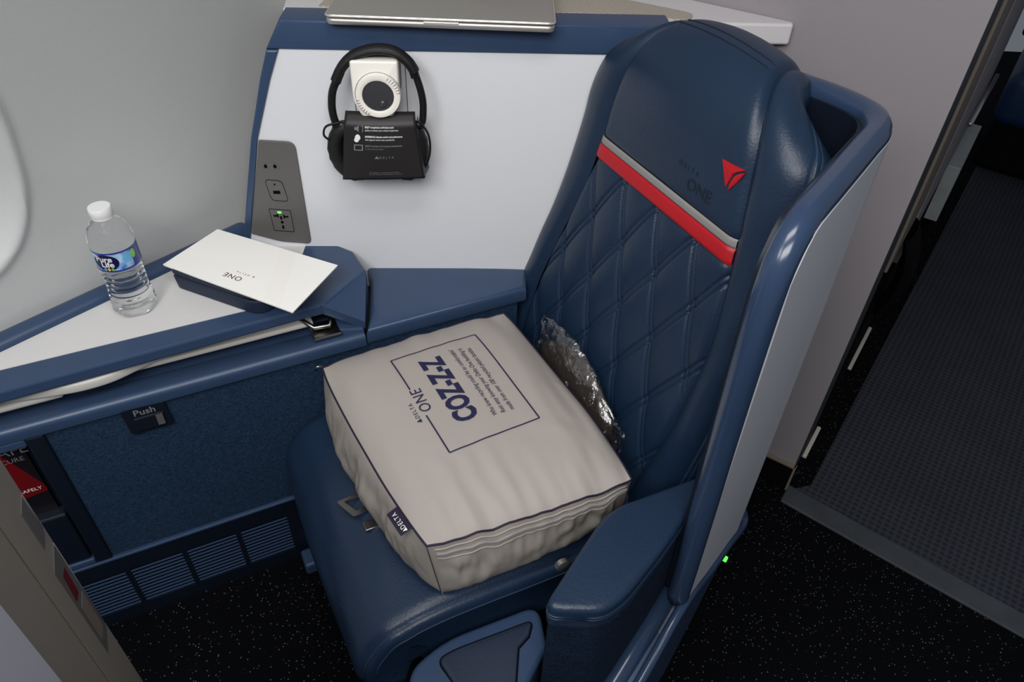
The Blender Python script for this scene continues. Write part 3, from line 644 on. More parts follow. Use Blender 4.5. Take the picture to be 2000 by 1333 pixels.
# lettering runs against x (upside down for the camera)
def mf(cx, cy): return lambda x, y: Mc(cx - x / 0.28, cy - y / 0.147, 0.0018)
def rot(f, an):
    c, s_ = math.cos(an), math.sin(an); return lambda x, y: f(x * c - y * s_, x * s_ + y * c)
text('lettering', 'ONE', 0.017, rot(mf(0.47, 0.215), 0.0), 'print_plum', cov, sp=1.15)
text('lettering', 'DELTA', 0.0055, rot(mf(0.505, 0.325), 0.0), 'print_plum', cov, sp=2.0)
f = mf(0.545, 0.325); mk('printed_mark', [f(-0.0135, -.0015), f(-0.0095, -.0015), f(-0.0115, .0025)], [(0, 1, 2)], 'print_plum', cov, fix=False)
for k in range(7):
    x0 = 0.555 + 0.018 * k
    mk('printed_stripe', [Mc(x0, 0.99, 0.0015), Mc(x0 + 0.0022, 0.99, 0.0015), Mc(x0 + 0.232, 0.02, 0.0015), Mc(x0 + 0.230, 0.02, 0.0015)], [(0, 1, 2, 3)], 'print_hair', cov, fix=False)

# ================================================================== safety card in the console pocket
for nm, lb, s0, s1, z0, z1, dl, mt in (('safety_card', 'red and black safety card standing in the console pocket', -0.62, -0.385, 0.30, 0.545, -0.020, 'card_black'),):
    sc_ = thing(nm, W(-0.5, dl, 0.24), lb, 'card')
    mk('sheet', *gbox(W, s0, s1, dl - 0.0015, dl, 0.24, z1), 'card_black', sc_)
    mk('red_field', *gprism(lambda s, z, l: W(s, l, z), [(-0.62, 0.545), (-0.425, 0.545), (-0.385, 0.435), (-0.385, 0.420), (-0.62, 0.385)], dl, dl + 0.0006), 'card_red', sc_)
    text('lettering', 'SAFE', 0.028, rot(lambda x, y: W(-0.408 + x, dl + 0.001, 0.531 + y), 0.0), 'print_grey', sc_)
    text('lettering', 'SECURE', 0.014, lambda x, y: W(-0.415 + x, dl + 0.001, 0.510 + y), 'print_grey', sc_)
    text('lettering', 'SAFELY', 0.011, lambda x, y: W(-0.408 + x, dl + 0.001, 0.431 + y), 'print_white', sc_)

# ================================================================== the seat
seat = thing('business_seat', W(0.35, 0.27, 0), 'navy leather business class seat with quilted backrest and curved privacy shell', 'seat')
# --- backrest profile: (s, z) from the seat up and over the top
PROF = spline([Vector(p + (0,)) for p in [(.515, .40), (.530, .45), (.560, .60), (.595, .75), (.635, .93), (.646, 1.0), (.660, 1.08), (.685, 1.122), (.725, 1.146), (.772, 1.140), (.808, 1.105), (.825, 1.05)]], 10)
PRL = [0.0]
for i in range(1, len(PROF)): PRL.append(PRL[-1] + (PROF[i] - PROF[i - 1]).length)
PRS = [p.x for p in PROF]; PRZ = [p.y for p in PROF]; PTOT = PRL[-1]
def prof_at(q): # q arc length
    e = 0.004
    s, z = interp(q, PRL, PRS), interp(q, PRL, PRZ)
    ds = interp(q + e, PRL, PRS) - interp(q - e, PRL, PRS); dz = interp(q + e, PRL, PRZ) - interp(q - e, PRL, PRZ)
    n = math.hypot(ds, dz) or 1
    return s, z, dz / n, -ds / n      # inward normal (towards +s, -z at the top)
QT = max(range(len(PROF)), key=lambda i: PRZ[i]); QTOP = PRL[QT]
def q_of_z(z): return interp(z, PRZ[:QT + 1], PRL[:QT + 1])
zz_ = [.40, .50, .60, .704, .744, .806, .884, .94, 1.03, 1.084, 1.124, 1.146]
qk = [q_of_z(z) for z in zz_] + [PTOT]
LK = [-.006, -.006, .000, .018, .027, .045, .058, .062, .068, .088, .100, .125, .150]
RK = [.430, .438, .457, .461, .460, .455, .437, .424, .404, .394, .366, .335, .310]
OLK = [-.10, -.10, -.092, -.070, -.062, -.054, -.050, -.050, -.042, -.010, .035, .080, .120]
ORK = [.510, .515, .522, .522, .522, .518, .508, .505, .502, .492, .455, .400, .350]
QG = np.linspace(0, PTOT, 300)
def smooth_table(K): return np.mean([np.interp(np.clip(QG + d_, 0, PTOT), qk, K) for d_ in np.linspace(-0.035, 0.035, 9)], axis=0)
TL_, TR_, TOL, TOR = (smooth_table(K) for K in (LK, RK, OLK, ORK))
def lL(q): return interp(q, QG, TL_)
def lR(q): return interp(q, QG, TR_)
def oL(q): return interp(q, QG, TOL)
def oR(q): return interp(q, QG, TOR)
def back(q, l, dep):
    s, z, ns, nz_ = prof_at(q)
    return W(s + ns * dep, l, z + nz_ * dep)
def zq(q): return interp(q, PRL, PRZ)
Q0 = q_of_z(0.41); Q_RED0 = q_of_z(0.9105); Q_RED1 = q_of_z(0.9345); Q_GR1 = q_of_z(0.9475)
br = mk('backrest', *ggrid(lambda a, b: back(Q0 + (PTOT - Q0) * a, lL(Q0 + (PTOT - Q0) * a) + (lR(Q0 + (PTOT - Q0) * a) - lL(Q0 + (PTOT - Q0) * a)) * b, 0.016), 60, 12), 'leather', seat, smooth=True, fix=False)
def quilt(a, b):
    q = Q0 + (Q_RED0 - Q0) * a; l = lL(q) + (lR(q) - lL(q)) * b; z = zq(q)
    dep = 0.0
    def grooves(x):   # x: coordinate across one family of lines
        x = (x % 0.097); x = min(x, 0.097 - x) * 0.88
        g = 0.0046 * math.exp(-((x - 0.0046) / 0.0013) ** 2)
        puff = 0.0040 * (1 - min(1, x / 0.040)) ** 2
        return g + puff
    dep += grooves(l - 0.155 + 0.47 * (z - 0.914) + 0.97)
    dep += grooves(l - 0.155 - 0.545 * (z - 0.914) + 0.97)
    e = min(b, 1 - b, ) * (lR(q) - lL(q)); dep += 0.010 * math.exp(-(e / 0.006) ** 1.3)
    et = (Q_RED0 - q); dep += 0.004 * math.exp(-(et / 0.004))
    return back(q, l, dep)
mk('quilted_panel', *ggrid(quilt, 230, 200), 'leather', br, smooth=True, fix=False)
def strip(q0, q1, raise_):
    def f(a, b):
        q = q0 + (q1 - q0) * a; e = min(b, 1 - b) * 0.35; dep = -raise_ + 0.008 * math.exp(-(e / 0.006) ** 1.3) + 0.0025 * (abs(a - .5) * 2) ** 6
        return back(q, lL(q) + (lR(q) - lL(q)) * b, dep)
    return f
mk('red_stripe', *ggrid(strip(Q_RED0, Q_RED1, 0.001), 10, 60), 'red_leather', br, smooth=True, fix=False)
mk('grey_stripe', *ggrid(strip(Q_RED1, Q_GR1, 0.000), 8, 60), 'grey_leather', br, smooth=True, fix=False)
QH = PTOT
def headp(q, b):
    e = min(b, 1 - b) * (lR(q) - lL(q)); bl = math.sin(PI * b); up = min(1, max(0, (q - Q_GR1) / 0.10))
    dep = -0.010 * bl * up + 0.010 * math.exp(-(e / 0.006) ** 1.3) + 0.004 * math.exp(-((q - Q_GR1) / 0.004))
    dep += 0.0012 * noise.noise(Vector((q * 9, b * 3, 1)))
    return dep
def head(a, b):
    q = Q_GR1 + (QH - Q_GR1) * a; return back(q, lL(q) + (lR(q) - lL(q)) * b, headp(q, b))
hdp = mk('headrest_panel', *ggrid(head, 80, 60), 'leather', br, smooth=True, fix=False)
def bolster(side, name):
    sgn = 1 if side == 'R' else -1
    def f(a, b):
        q = Q0 + (PTOT - Q0) * a
        i = lR(q) if sgn > 0 else lL(q); o = oR(q) if sgn > 0 else oL(q)
        fd_ = 0.060 if sgn > 0 else 0.075
        thick = (0.095 if sgn > 0 else 0.13) - 0.025 * max(0, (q - qk[8]) / (PTOT - qk[8]))
        # b 0..0.55: over the front of the bolster, then back along its side
        if b < 0.6:
            t = b / 0.6; an = t * PI / 2
            l = i + (o - i) * math.sin(an) ** 0.9; dep = fd_ * (1 - math.cos(an)) ** 1.15 - 0.004 * math.sin(PI * min(1, t * 1.6))
            dep += 0.010 * math.exp(-((t * abs(o - i)) / 0.005) ** 1.2)
        else:
            t = (b - 0.6) / 0.4; l = o - sgn * (0.050 if sgn > 0 else 0.012) * t ** 1.5; dep = fd_ + (thick - fd_) * t
        sm = min(1, max(0, (zq(q) - 1.06) / 0.08)) if q < QTOP else 1.0
        dep += 0.016 * sm * sm * (3 - 2 * sm) * min(1, b / 0.25)
        # double stitched ridge along the outer edge of the wing
        x = (b - 0.40); dep += 0.0030 * math.exp(-((b - 0.385) / 0.010) ** 2) + 0.0030 * math.exp(-((b - 0.435) / 0.010) ** 2)
        dep += 0.0018 * noise.noise(Vector((q * 14, b * 4, 3 * sgn)))
        return back(q, l, dep)
    bo_ = mk(name, *ggrid(f, 90, 64), 'leather', seat, smooth=True, fix=False)
    for bb_ in (0.385, 0.435):
        mk('stitching', *gtube([f(0.02 + 0.80 * k / 70, bb_) - ES * 0.0006 for k in range(71)], 0.0010, 5), 'stitch', bo_, smooth=True)
bolster('L', 'side_bolster'); bolster('R', 'side_bolster')
mk('back_core', *ggrid(lambda a, b: back(Q0 + (PTOT - Q0) * a, oL(Q0 + (PTOT - Q0) * a) + 0.012 + (oR(Q0 + (PTOT - Q0) * a) - oL(Q0 + (PTOT - Q0) * a) - 0.065) * b, 0.085), 50, 6), 'navy_plastic', seat, smooth=True, fix=False)
for dq in (0.012, 0.024):
    mk('stitching', *gtube([head((QTOP - dq - Q_GR1) / (QH - Q_GR1), 0.05 + 0.9 * k / 40) + Vector((0, 0, 0.0004)) for k in range(41)], 0.0009, 5), 'thread', hdp, smooth=True)
# emblem and embossed lettering on the headrest
def hp_lz(l, z, d=0.0015):
    q = q_of_z(z); b = (l - lL(q)) / (lR(q) - lL(q)); up = min(1, max(0, (q - Q_GR1) / 0.10))
    return back(q, l, -0.010 * math.sin(PI * min(0.985, max(0.015, b))) * up - d)
def em(px, py): # emblem drawing units -> l, z
    a = (px - 0) / 41.0; b_ = py / 62.0
    return (0.357 + 0.043 * a + 0.022 * (b_ - a * 25 / 62), 1.038 + 0.002 * a - 0.036 * (b_ - a * 25 / 62))
def emf(pts, mt, nm):
    c = (sum(p[0] for p in pts) / len(pts), sum(p[1] for p in pts) / len(pts)); Vv = [hp_lz(*em(*c), 0.0035)]; n = len(pts)
    Vv += [hp_lz(*em(*p), 0.0022) for p in pts] + [hp_lz(*em(*p), -0.001) for p in pts]
    Ff = [(0, 1 + i, 1 + (i + 1) % n) for i in range(n)] + [(1 + i, 1 + n + i, 1 + n + (i + 1) % n, 1 + (i + 1) % n) for i in range(n)]
    mk(nm, Vv, Ff, mt, hdp)
emf([(0, 0), (20, 12), (40.5, 23.5), (24, 27), (17, 31), (9, 43), (1, 55)], 'red_leather', 'emblem')
emf([(41, 28), (26, 31), (20, 35), (12, 46), (5, 62), (22, 48)], 'red_leather', 'emblem')
text('embossed_lettering', 'ONE', 0.026, lambda x, y: hp_lz(0.330 + x, 0.976 + y, 0.0012), 'thread', hdp, bold=0.0002, maxlen=0.01)
text('embossed_lettering', 'DELTA', 0.011, lambda x, y: hp_lz(0.300 + x, 0.997 + y, 0.0012), 'thread', hdp, bold=0.0, sp=1.6, maxlen=0.01)

# --- cushion
CP = spline([Vector(p + (0,)) for p in [(.60, .440), (.50, .445), (.35, .455), (.20, .462), (.12, .460), (.065, .444), (.030, .412), (.014, .370), (.016, .325), (.040, .290), (.075, .275)]], 8)
CL = [0.0]
for i in range(1, len(CP)): CL.append(CL[-1] + (CP[i] - CP[i - 1]).length)
def cushion(a, b):
    q = a * CL[-1]; e = 0.004
    xs_, ys_ = [p.x for p in CP], [p.y for p in CP]
    s, z = interp(q, CL, xs_), interp(q, CL, ys_)
    ds = interp(q + e, CL, xs_) - interp(q - e, CL, xs_); dz = interp(q + e, CL, ys_) - interp(q - e, CL, ys_); n = math.hypot(ds, dz) or 1
    ns, nz_ = -dz / n * -1, ds / n * 1  # inward normal
    ns, nz_ = (-dz / n) * -1, (ds / n)
    # rotate so that it points into the cushion (down on top, back at the front)
    ns, nz_ = -dz / n, ds / n
    l0, l1, r = 0.012, 0.512, 0.035
    if b < 0.15: t = b / 0.15; l = l0; dep = r + 0.085 * (1 - t)
    elif b < 0.25: t = (b - 0.15) / 0.10; l = l0 + r * (1 - math.cos(t * PI / 2)); dep = r * (1 - math.sin(t * PI / 2))
    elif b < 0.75: t = (b - 0.25) / 0.5; l = l0 + r + (l1 - l0 - 2 * r) * t; dep = -0.006 * math.sin(PI * t)
    elif b < 0.85: t = (b - 0.75) / 0.10; l = l1 - r * (1 - math.sin(t * PI / 2)); dep = r * (1 - math.cos(t * PI / 2)) * 0.8
    else: t = (b - 0.85) / 0.15; l = l1 - 0.004 * math.sin(PI * t); dep = r * 0.8 + 0.092 * t
    # stitched double ridge near the aisle edge
    dep += 0.004 * math.exp(-((b - 0.80) / 0.008) ** 2) + 0.004 * math.exp(-((b - 0.845) / 0.007) ** 2)
    wr = math.exp(-((s - 0.03) / 0.09) ** 2)
    dep += 0.004 * wr * noise.noise(Vector((s * 30, l * 9, z * 22))) + 0.002 * noise.noise(Vector((s * 9, l * 9, 5)))
    return W(s + ns * dep, l, z + nz_ * dep)
mk('seat_cushion', *ggrid(cushion, 110, 120), 'leather_seat', seat, smooth=True, fix=False)
for bb_ in (0.800, 0.845):
    mk('stitching', *gtube([cushion(0.05 + 0.80 * k / 80, bb_) + Vector((0, 0, 0.0005)) + EL * 0.0005 for k in range(81)], 0.0011, 5), 'stitch', seat, smooth=True)
mk('floor_fitting', *gbox(W, -0.005, 0.08, 0.012, 0.060, 0.0, 0.035, 0.006), 'blue_plastic', seat)
mk('seat_base', *gbox(W, 0.085, 0.62, 0.035, 0.49, 0.0, 0.40, 0.02), 'navy_plastic', seat)

# --- privacy shell: plan path of its mid-line from behind the backrest round to the aisle-side wing
PATH = spline([Vector(p + (0,)) for p in [(.318, 1.185), (.350, 1.125), (.388, 1.050), (.422, .985), (.441, .935), (.444, .900), (.432, .862), (.400, .815), (.330, .715), (.264, .621)]], 8)
def pnorm(i):
    t = PATH[min(i + 1, len(PATH) - 1)] - PATH[max(i - 1, 0)]; t.normalize(); return Vector((-t.y, t.x, 0))   # outward: to the aisle / bulkhead
PLn = [0.0]
for i in range(1, len(PATH)): PLn.append(PLn[-1] + (PATH[i] - PATH[i - 1]).length)
def shell_sheet(name, off, th, ztop, zbot, mt):
    Vv = []; Ff = []; n = len(PATH)
    for i in range(n):
        nn = pnorm(i)
        for o_ in (off, off + th):
            for zz in (zbot(i), ztop(i)): Vv.append(PATH[i] + nn * o_ + Vector((.574, .819, 0)) * (0.040 * fr_(i) * max(0, 1.06 - zz) / 0.65) + Vector((0, 0, zz)))
    for i in range(n - 1):
        a = 4 * i; b = 4 * (i + 1)
        Ff += [(a, a + 1, b + 1, b), (a + 2, a + 3, b + 3, b + 2), (a + 1, a + 3, b + 3, b + 1), (a, a + 2, b + 2, b)]
    Ff += [(0, 1, 3, 2), (4 * n - 4, 4 * n - 3, 4 * n - 1, 4 * n - 2)]
    return mk(name, Vv, Ff, mt, seat, smooth=True, sharp=40)
iside = min(range(len(PATH)), key=lambda i: (PATH[i] - Vector((.444, .895, 0))).length)
def fr_(i): return min(1, max(0, (PLn[i] - PLn[iside]) / (PLn[-1] - PLn[iside])))
def zb(i): return 0.30 + 0.11 * fr_(i) if i >= iside else 0.30 + 0.03 * min(1, (PLn[iside] - PLn[i]) / 0.1)
def rimz(i): return 1.120 - 0.028 * min(1, max(0, (PLn[iside] - PLn[i]) / 0.28)) ** 1.2
def zt(i): return rimz(i) - 0.002 - 0.05 * max(0, (fr_(i) - 0.86) / 0.14) ** 2
sgn = 1 if pnorm(iside).dot(Vector((0.82, -0.57, 0))) > 0 else -1
shell_out = shell_sheet('shell_outer_panel', sgn * 0.008, sgn * 0.010, zt, zb, 'shell_white')
shell_sheet('shell_inner_panel', sgn * -0.022, sgn * 0.028, zt, lambda i: 0.12, 'navy_plastic')
rimp = [p + Vector((0, 0, rimz(i))) for i, p in enumerate(PATH) if p.y > 0.69] + [Vector(v) for v in [(.298, .670, 1.119), (.280, .644, 1.111), (.268, .627, 1.090), (.263, .6195, 1.060), (.262, .6175, 1.01), (.264, .6195, .92), (.270, .628, .80), (.277, .636, .65), (.284, .645, .50), (.287, .649, .41)]]
rimp = [rimp[0]] + rimp[1:]
mk('shell_rim', *gtube(spline(rimp, 3), 0.0175, 14), 'rim_blue', seat, smooth=True)
# lower fairing, trims
def Sd(a, z, d): # a along the aisle wing line from its rear corner towards the camera
    dr = Vector((-math.cos(math.radians(55)), -math.sin(math.radians(55)), 0)); nn = Vector((math.sin(math.radians(55)), -math.cos(math.radians(55)), 0))
    return Vector((.455, .893, 0)) + dr * a + nn * d + Vector((0, 0, z))
mk('lower_fairing', *gprism(Sd, [(-0.03, 0.33), (-0.035, 0.27), (0.05, 0.185), (0.13, 0.095), (0.22, 0.02), (0.75, 0.02), (0.75, 0.30), (0.35, 0.375), (0.30, 0.40), (0.0, 0.295)], -0.02, 0.010, 0.004), 'blue_plastic', seat)
trim = spline([PATH[iside - 10] + Vector((.018, -.012, .345)), PATH[iside - 4] + Vector((.018, -.012, .325)), Sd(0.0, 0.297, 0.018), Sd(0.10, 0.335, 0.018), Sd(0.20, 0.370, 0.018), Sd(0.305, 0.408, 0.016), Sd(0.42, 0.365, 0.016), Sd(0.60, 0.310, 0.016), Sd(0.75, 0.28, 0.016)], 6)
mk('shell_lower_trim', *gtube(trim, 0.0085, 10), 'rim_blue', seat, smooth=True)
mk('shell_inner_rail', *gtube([Sd(0.29, 0.400, -0.014), Sd(0.42, 0.362, -0.016), Sd(0.60, 0.308, -0.018), Sd(0.75, 0.27, -0.018)], 0.017, 12), 'rim_blue', seat, smooth=True)
mk('call_light', *gbox(Sd, 0.020, 0.027, 0.190, 0.202, 0.006, 0.018, 0.001), 'led_green', seat)
mk('fairing_slot', *gprism(Sd, rpoly([(0.065, 0.235), (0.105, 0.248), (0.108, 0.226), (0.068, 0.212)], 0.009, 4), 0.010, 0.0112), 'black', seat)
# --- armrest
pad = rpoly([(.052, .503), (.150, .668), (.288, .734), (.318, .742), (.240, .622), (.168, .530), (.136, .505)], [.03, .04, .0, .0, .05, .05, .03], 6)
armpad = mk('armrest_pad', *gprism(XYZ, pad, 0.562, 0.612, 0.009, 4), 'leather_seat', seat, smooth=True, sharp=60)
cpd = Vector((sum(p[0] for p in pad) / len(pad), sum(p[1] for p in pad) / len(pad)))
pad_s = [tuple(cpd + (Vector(p) - cpd) * 1.003) for p in pad]
for z_ in (0.592, 0.586): mk('piping', *gtube([Vector((p[0], p[1], z_)) for p in pad_s], 0.0016, 6, closed=True), 'leather', armpad, smooth=True)
pad_i = [tuple(cpd + (Vector(p) - cpd) * 0.97) for p in pad]
mk('armrest_block', *gprism(XYZ, pad_i, 0.02, 0.562), 'fabric_dark', seat, smooth=True, sharp=30)
mk('recline_button', *glathe(lambda x, y, h: W(0.352 + x, 0.520 + h, 0.475 + y), [(0.012, 0.0), (0.012, 0.008), (0.009, 0.010), (0.0, 0.0105)], 18), 'silver', seat, smooth=True, sharp=40)

# ================================================================== lidded storage box beside the armrest
sb = thing('armrest_storage_box', Vector((0.0, 0.5, 0)), 'low blue storage box with dark padded lid between cushion and armrest', 'storage box')
sbp = rpoly([(-.138, .512), (-.085, .566), (.062, .634), (.075, .560), (.040, .490), (.036, .30), (-.06, .30)], [.03, .04, .03, 0, 0, 0, 0], 6)
mk('frame', *gprism(XYZ, sbp, 0.02, 0.400, 0.009, 4, side='top'), 'blue_plastic', sb, smooth=True, sharp=50)
lidp = rpoly([(-.092, .532), (-.066, .549), (.052, .602), (.046, .575), (.030, .555), (.024, .42), (-.02, .44)], [.02, .03, .02, .0, .0, 0, 0], 5)
pd_ = mk('padded_lid', *gprism(XYZ, lidp, 0.398, 0.4055, 0.004, 3, side='top'), 'kit_navy', sb, smooth=True, sharp=50)
mk('lid_seam', *gtube([Vector((p[0], p[1], 0.4005)) for p in lidp], 0.0022, 6, closed=True), 'black', pd_, smooth=True)

# ================================================================== seat belt buckle on the cushion
bk = thing('seat_belt', W(0.11, 0.285, 0.470), 'steel seat belt buckle end sticking out from under the bedding bag', 'seat belt')
bkp = rpoly([(0.064, 0.256), (0.125, 0.248), (0.140, 0.285), (0.082, 0.297)], 0.004, 3)
mk('buckle_plate', *ring(bkp, 0.012, W, 0.468, 0.4705), 'steel', bk)
mk('latch_tab', *gbox(W, 0.092, 0.15, 0.312, 0.330, 0.464, 0.4685, 0.001), 'steel', bk)
mk('webbing', *gbox(W, 0.125, 0.21, 0.262, 0.325, 0.462, 0.465), 'black_soft', bk)

# ================================================================== bedding bag
bag = thing('bedding_bag', W(0.30, 0.28, 0.46), 'square grey cloth bedding bag with dark piping and printed frame lying on the cushion', 'bag')
TA, TB_, TC, TD = (0.106, 0.058), (0.472, 0.052), (0.480, 0.506), (0.145, 0.480)     # (s, l)
BA, BB, BCc, BDd = (0.098, 0.075), (0.480, 0.062), (0.512, 0.482), (0.152, 0.504)
def bil(A, B, C, D, u, v): # u: A->B, v: A->D
    return ((A[0] * (1 - u) + B[0] * u) * (1 - v) + (D[0] * (1 - u) + C[0] * u) * v, (A[1] * (1 - u) + B[1] * u) * (1 - v) + (D[1] * (1 - u) + C[1] * u) * v)
def ztop_c(u, v): return 0.598 * (1 - u) * (1 - v) + 0.602 * u * (1 - v) + 0.600 * u * v + 0.588 * (1 - u) * v
def bagtop(u, v, d=0.0):
    x_, y_ = 2 * u - 1, 2 * v - 1; cr = 0.018 * abs(x_ * y_) ** 7
    s, l = bil(TA, TB_, TC, TD, (x_ * (1 - cr) + 1) / 2, (y_ * (1 - cr) + 1) / 2)
    bu, bv = 1 - (2 * u - 1) ** 4, 1 - (2 * v - 1) ** 4
    z = ztop_c(u, v) + 0.036 * (bu * bv) ** 0.8
    ed = 1 - min(1, min(u, 1 - u, v, 1 - v) / 0.30)
    inn = 1 - ed
    wr = noise.noise(Vector((u * 7 + 1.5 * v, v * 2.2, 2.0)))
    wr2 = noise.noise(Vector((u * 15, v * 4 + u * 3, 7.0)))
    z += (0.0050 * ed + 0.0012) * wr + (0.0040 * ed) * wr2 * (1 if v > 0.5 else 0.6)
    z += 0.0035 * max(0, v - 0.66) * 3 * math.sin(u * 42 + 5 * noise.noise(Vector((u * 3, v * 5, 1)))) * bu * (1 - v) * 3
    k = 0.010  # edges drawn in slightly between the corners
    s += k * (4 * v * (1 - v)) * ((1 - u) ** 6 - u ** 6) * -0.6; l += k * (4 * u * (1 - u)) * ((1 - v) ** 6 - v ** 6) * -0.4
    return W(s, l, z + d)
ZB = 0.4625
def bagside(edge, t, h):
    """edge 0: A->B (console side) 1: B->C (backrest) 2: C->D (aisle) 3: D->A (front); h 0 bottom .. 1 top"""
    uv = [(t, 0), (1, t), (1 - t, 1), (0, 1 - t)][edge]
    top = bagtop(*uv); bx, by = 2 * uv[0] - 1, 2 * uv[1] - 1; cb = 0.075 * abs(bx * by) ** 5
    bs, bl = bil(BA, BB, BCc, BDd, (bx * (1 - cb) + 1) / 2, (by * (1 - cb) + 1) / 2); bt = W(bs, bl, ZB)
    p = bt.lerp(top, h)
    out = [-EL, ES, EL, -ES][edge]
    bulge = (0.010, 0.008, 0.014, 0.025)[edge] * math.sin(PI * h ** 0.8) ** 0.8 * (math.sin(PI * t) ** 0.5)
    # bottom edge rolls under
    roll = -0.020 * max(0, 1 - h / 0.22) ** 2 * math.sin(PI * t) ** 0.4
    wr = 0.0075 * noise.noise(Vector((t * 8 + edge * 7, h * 3.0 + t * 3, 4.0))) + 0.004 * noise.noise(Vector((t * 26, h * 5, edge + 0.5)))
    if edge == 2: wr += 0.0075 * (noise.noise(Vector((t * 17 + 2 * h, h * 1.2, 9))) ** 2 + 0.4 * noise.noise(Vector((t * 34, h * 2, 3)))) * math.exp(-((h - 0.62) / 0.22) ** 2)
    return p + out * (bulge + roll + wr * math.sin(PI * min(1, h * 1.0)) * min(1, 8 * t, 8 * (1 - t)))
mk('top_cover', *ggrid(lambda a, b: bagtop(a, b), 110, 110), 'bag_cloth', bag, smooth=True, fix=False)
for e_, nm in ((0, 'side_cover'), (1, 'side_cover'), (2, 'side_cover'), (3, 'side_cover')):
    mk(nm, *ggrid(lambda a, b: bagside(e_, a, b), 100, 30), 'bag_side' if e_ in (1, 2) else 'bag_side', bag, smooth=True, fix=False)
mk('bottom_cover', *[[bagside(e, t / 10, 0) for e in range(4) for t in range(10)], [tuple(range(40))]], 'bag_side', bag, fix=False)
edges = [bagtop(t / 40, 0) for t in range(40)] + [bagtop(1, t / 40) for t in range(40)] + [bagtop(1 - t / 40, 1) for t in range(40)] + [bagtop(0, 1 - t / 40) for t in range(40)]
mk('piping', *gtube([p + Vector((0, 0, 0.0005)) for p in edges], 0.0018, 7, closed=True), 'piping', bag, smooth=True)
zip_line = [bagside(2, 0.03 + 0.94 * t / 60, 0.86) + EL * 0.0012 for t in range(61)]
zp = mk('zipper', *gtube(zip_line, 0.0035, 6, flat=((0, 0, 1), 1.0)), 'grey_leather', bag, smooth=True)
for dz in (0.93, 0.78): mk('zip_hem', *gtube([bagside(2, 0.03 + 0.94 * t / 60, dz) + EL * 0.0006 for t in range(61)], 0.0014, 5), 'bag_cloth', zp, smooth=True)
mk('corner_seam', *gtube([bagside(2, 1.0, h / 12) + (EL - ES) * 0.0006 for h in range(1, 13)], 0.0008, 5), 'dark_trim', bag, smooth=True)
mk('zip_pull', *gtube([bagtop(0.0, 0.0) + Vector((0, 0, .003)), bagtop(0, 0) - ES * 0.008 + Vector((0, 0, .006)), bagtop(0, 0) - ES * 0.012 + Vector((0, 0, -.002))], 0.0025, 6), 'steel', bag, smooth=True)
# print on the top: find u,v from seat coordinates by iteration
def uv_of(s, l):
    u = v = 0.5
    for _ in range(14):
        s_, l_ = bil(TA, TB_, TC, TD, u, v); u += (s - s_) / 0.35; v += (l - l_) / 0.43
    return u, v
def prt(s, l, d=0.0016): return bagtop(*uv_of(s, l), d)
def line(a, b, wd, nm='printed_frame'):
    A_, B_ = Vector(a), Vector(b); t = (B_ - A_).normalized(); nn = Vector((-t.y, t.x)) * wd / 2; Vv = []; n = 24
    for i in range(n + 1):
        c = A_.lerp(B_, i / n); Vv += [prt(c.x + nn.x, c.y + nn.y), prt(c.x - nn.x, c.y - nn.y)]
    mk(nm, Vv, [(2 * i, 2 * i + 1, 2 * i + 3, 2 * i + 2) for i in range(n)], 'print_navy', bag, fix=False)
f1, f2, f3, f4 = (0.217, 0.128), (0.378, 0.123), (0.388, 0.356), (0.232, 0.360)
line(f1, f2, 0.0022); line(f2, f3, 0.0024); line(f3, f4, 0.0022)
def mix2(a, b, t): return (a[0] + (b[0] - a[0]) * t, a[1] + (b[1] - a[1]) * t)
line(f1, mix2(f1, f4, 0.36), 0.0024); line(mix2(f1, f4, 0.635), f4, 0.0024)
def pf(s0, l0): return lambda x, y: prt(s0 - y + (l0 - x - 0.24) * 0.045 * 0 + 0.04 * (-x), l0 - x)
text('printed_lettering', 'COZ-Z-Z', 0.052, pf(0.283, 0.234), 'print_navy', bag, bold=0.0022, xs=0.74, maxlen=0.012)
text('printed_lettering', 'ONE', 0.027, pf(0.231, 0.241), 'print_navy', bag, xs=0.92, sp=1.1, maxlen=0.01)
text('printed_lettering', 'DELTA', 0.0095, pf(0.2125, 0.258), 'print_navy', bag, sp=1.35, maxlen=0.01)
mk('printed_mark', [pf(0.2135, 0.2815)(*q) for q in ((-.004, -.003), (.004, -.003), (0, .005))], [(0, 1, 2)], 'print_navy', bag, fix=False)
for k, tx in enumerate(('Who knew recycling could be so comfortable?', 'Rest easy knowing your Delta One bedding is', 'made from over 100 recycled plastic bottles.')):
    text('printed_lettering', tx, 0.0118, pf(0.327 + 0.0150 * k, 0.322), 'print_navy', bag, align='LEFT', xs=0.78, shear=0.15, maxlen=0.01)
# side tag
tgV, tgF = ggrid(lambda a, b: bagtop(0, 0.80 + 0.11 * b) - ES * (0.002 + 0.017 * a) + Vector((0, 0, 0.002 - 0.010 * a)), 6, 8)
tg = tag(mk('brand_tag', tgV, tgF, 'piping', bag, fix=False), 'navy woven tag with white lettering')
def tgf(x, y): # reading direction along -l
    return bagtop(0, 0.855 - x / 0.43) - ES * (0.002 + 0.0085 + y) + Vector((0, 0, 0.002 - 0.005 - 0.58 * y + 0.0012))
text('lettering', 'DELTA', 0.0095, tgf, 'print_white', tg, sp=1.25)
mk('printed_mark', [tgf(*q) for q in ((-.0225, -.0028), (-.0165, -.0028), (-.0195, .0035))], [(0, 1, 2)], 'print_white', tg, fix=False)

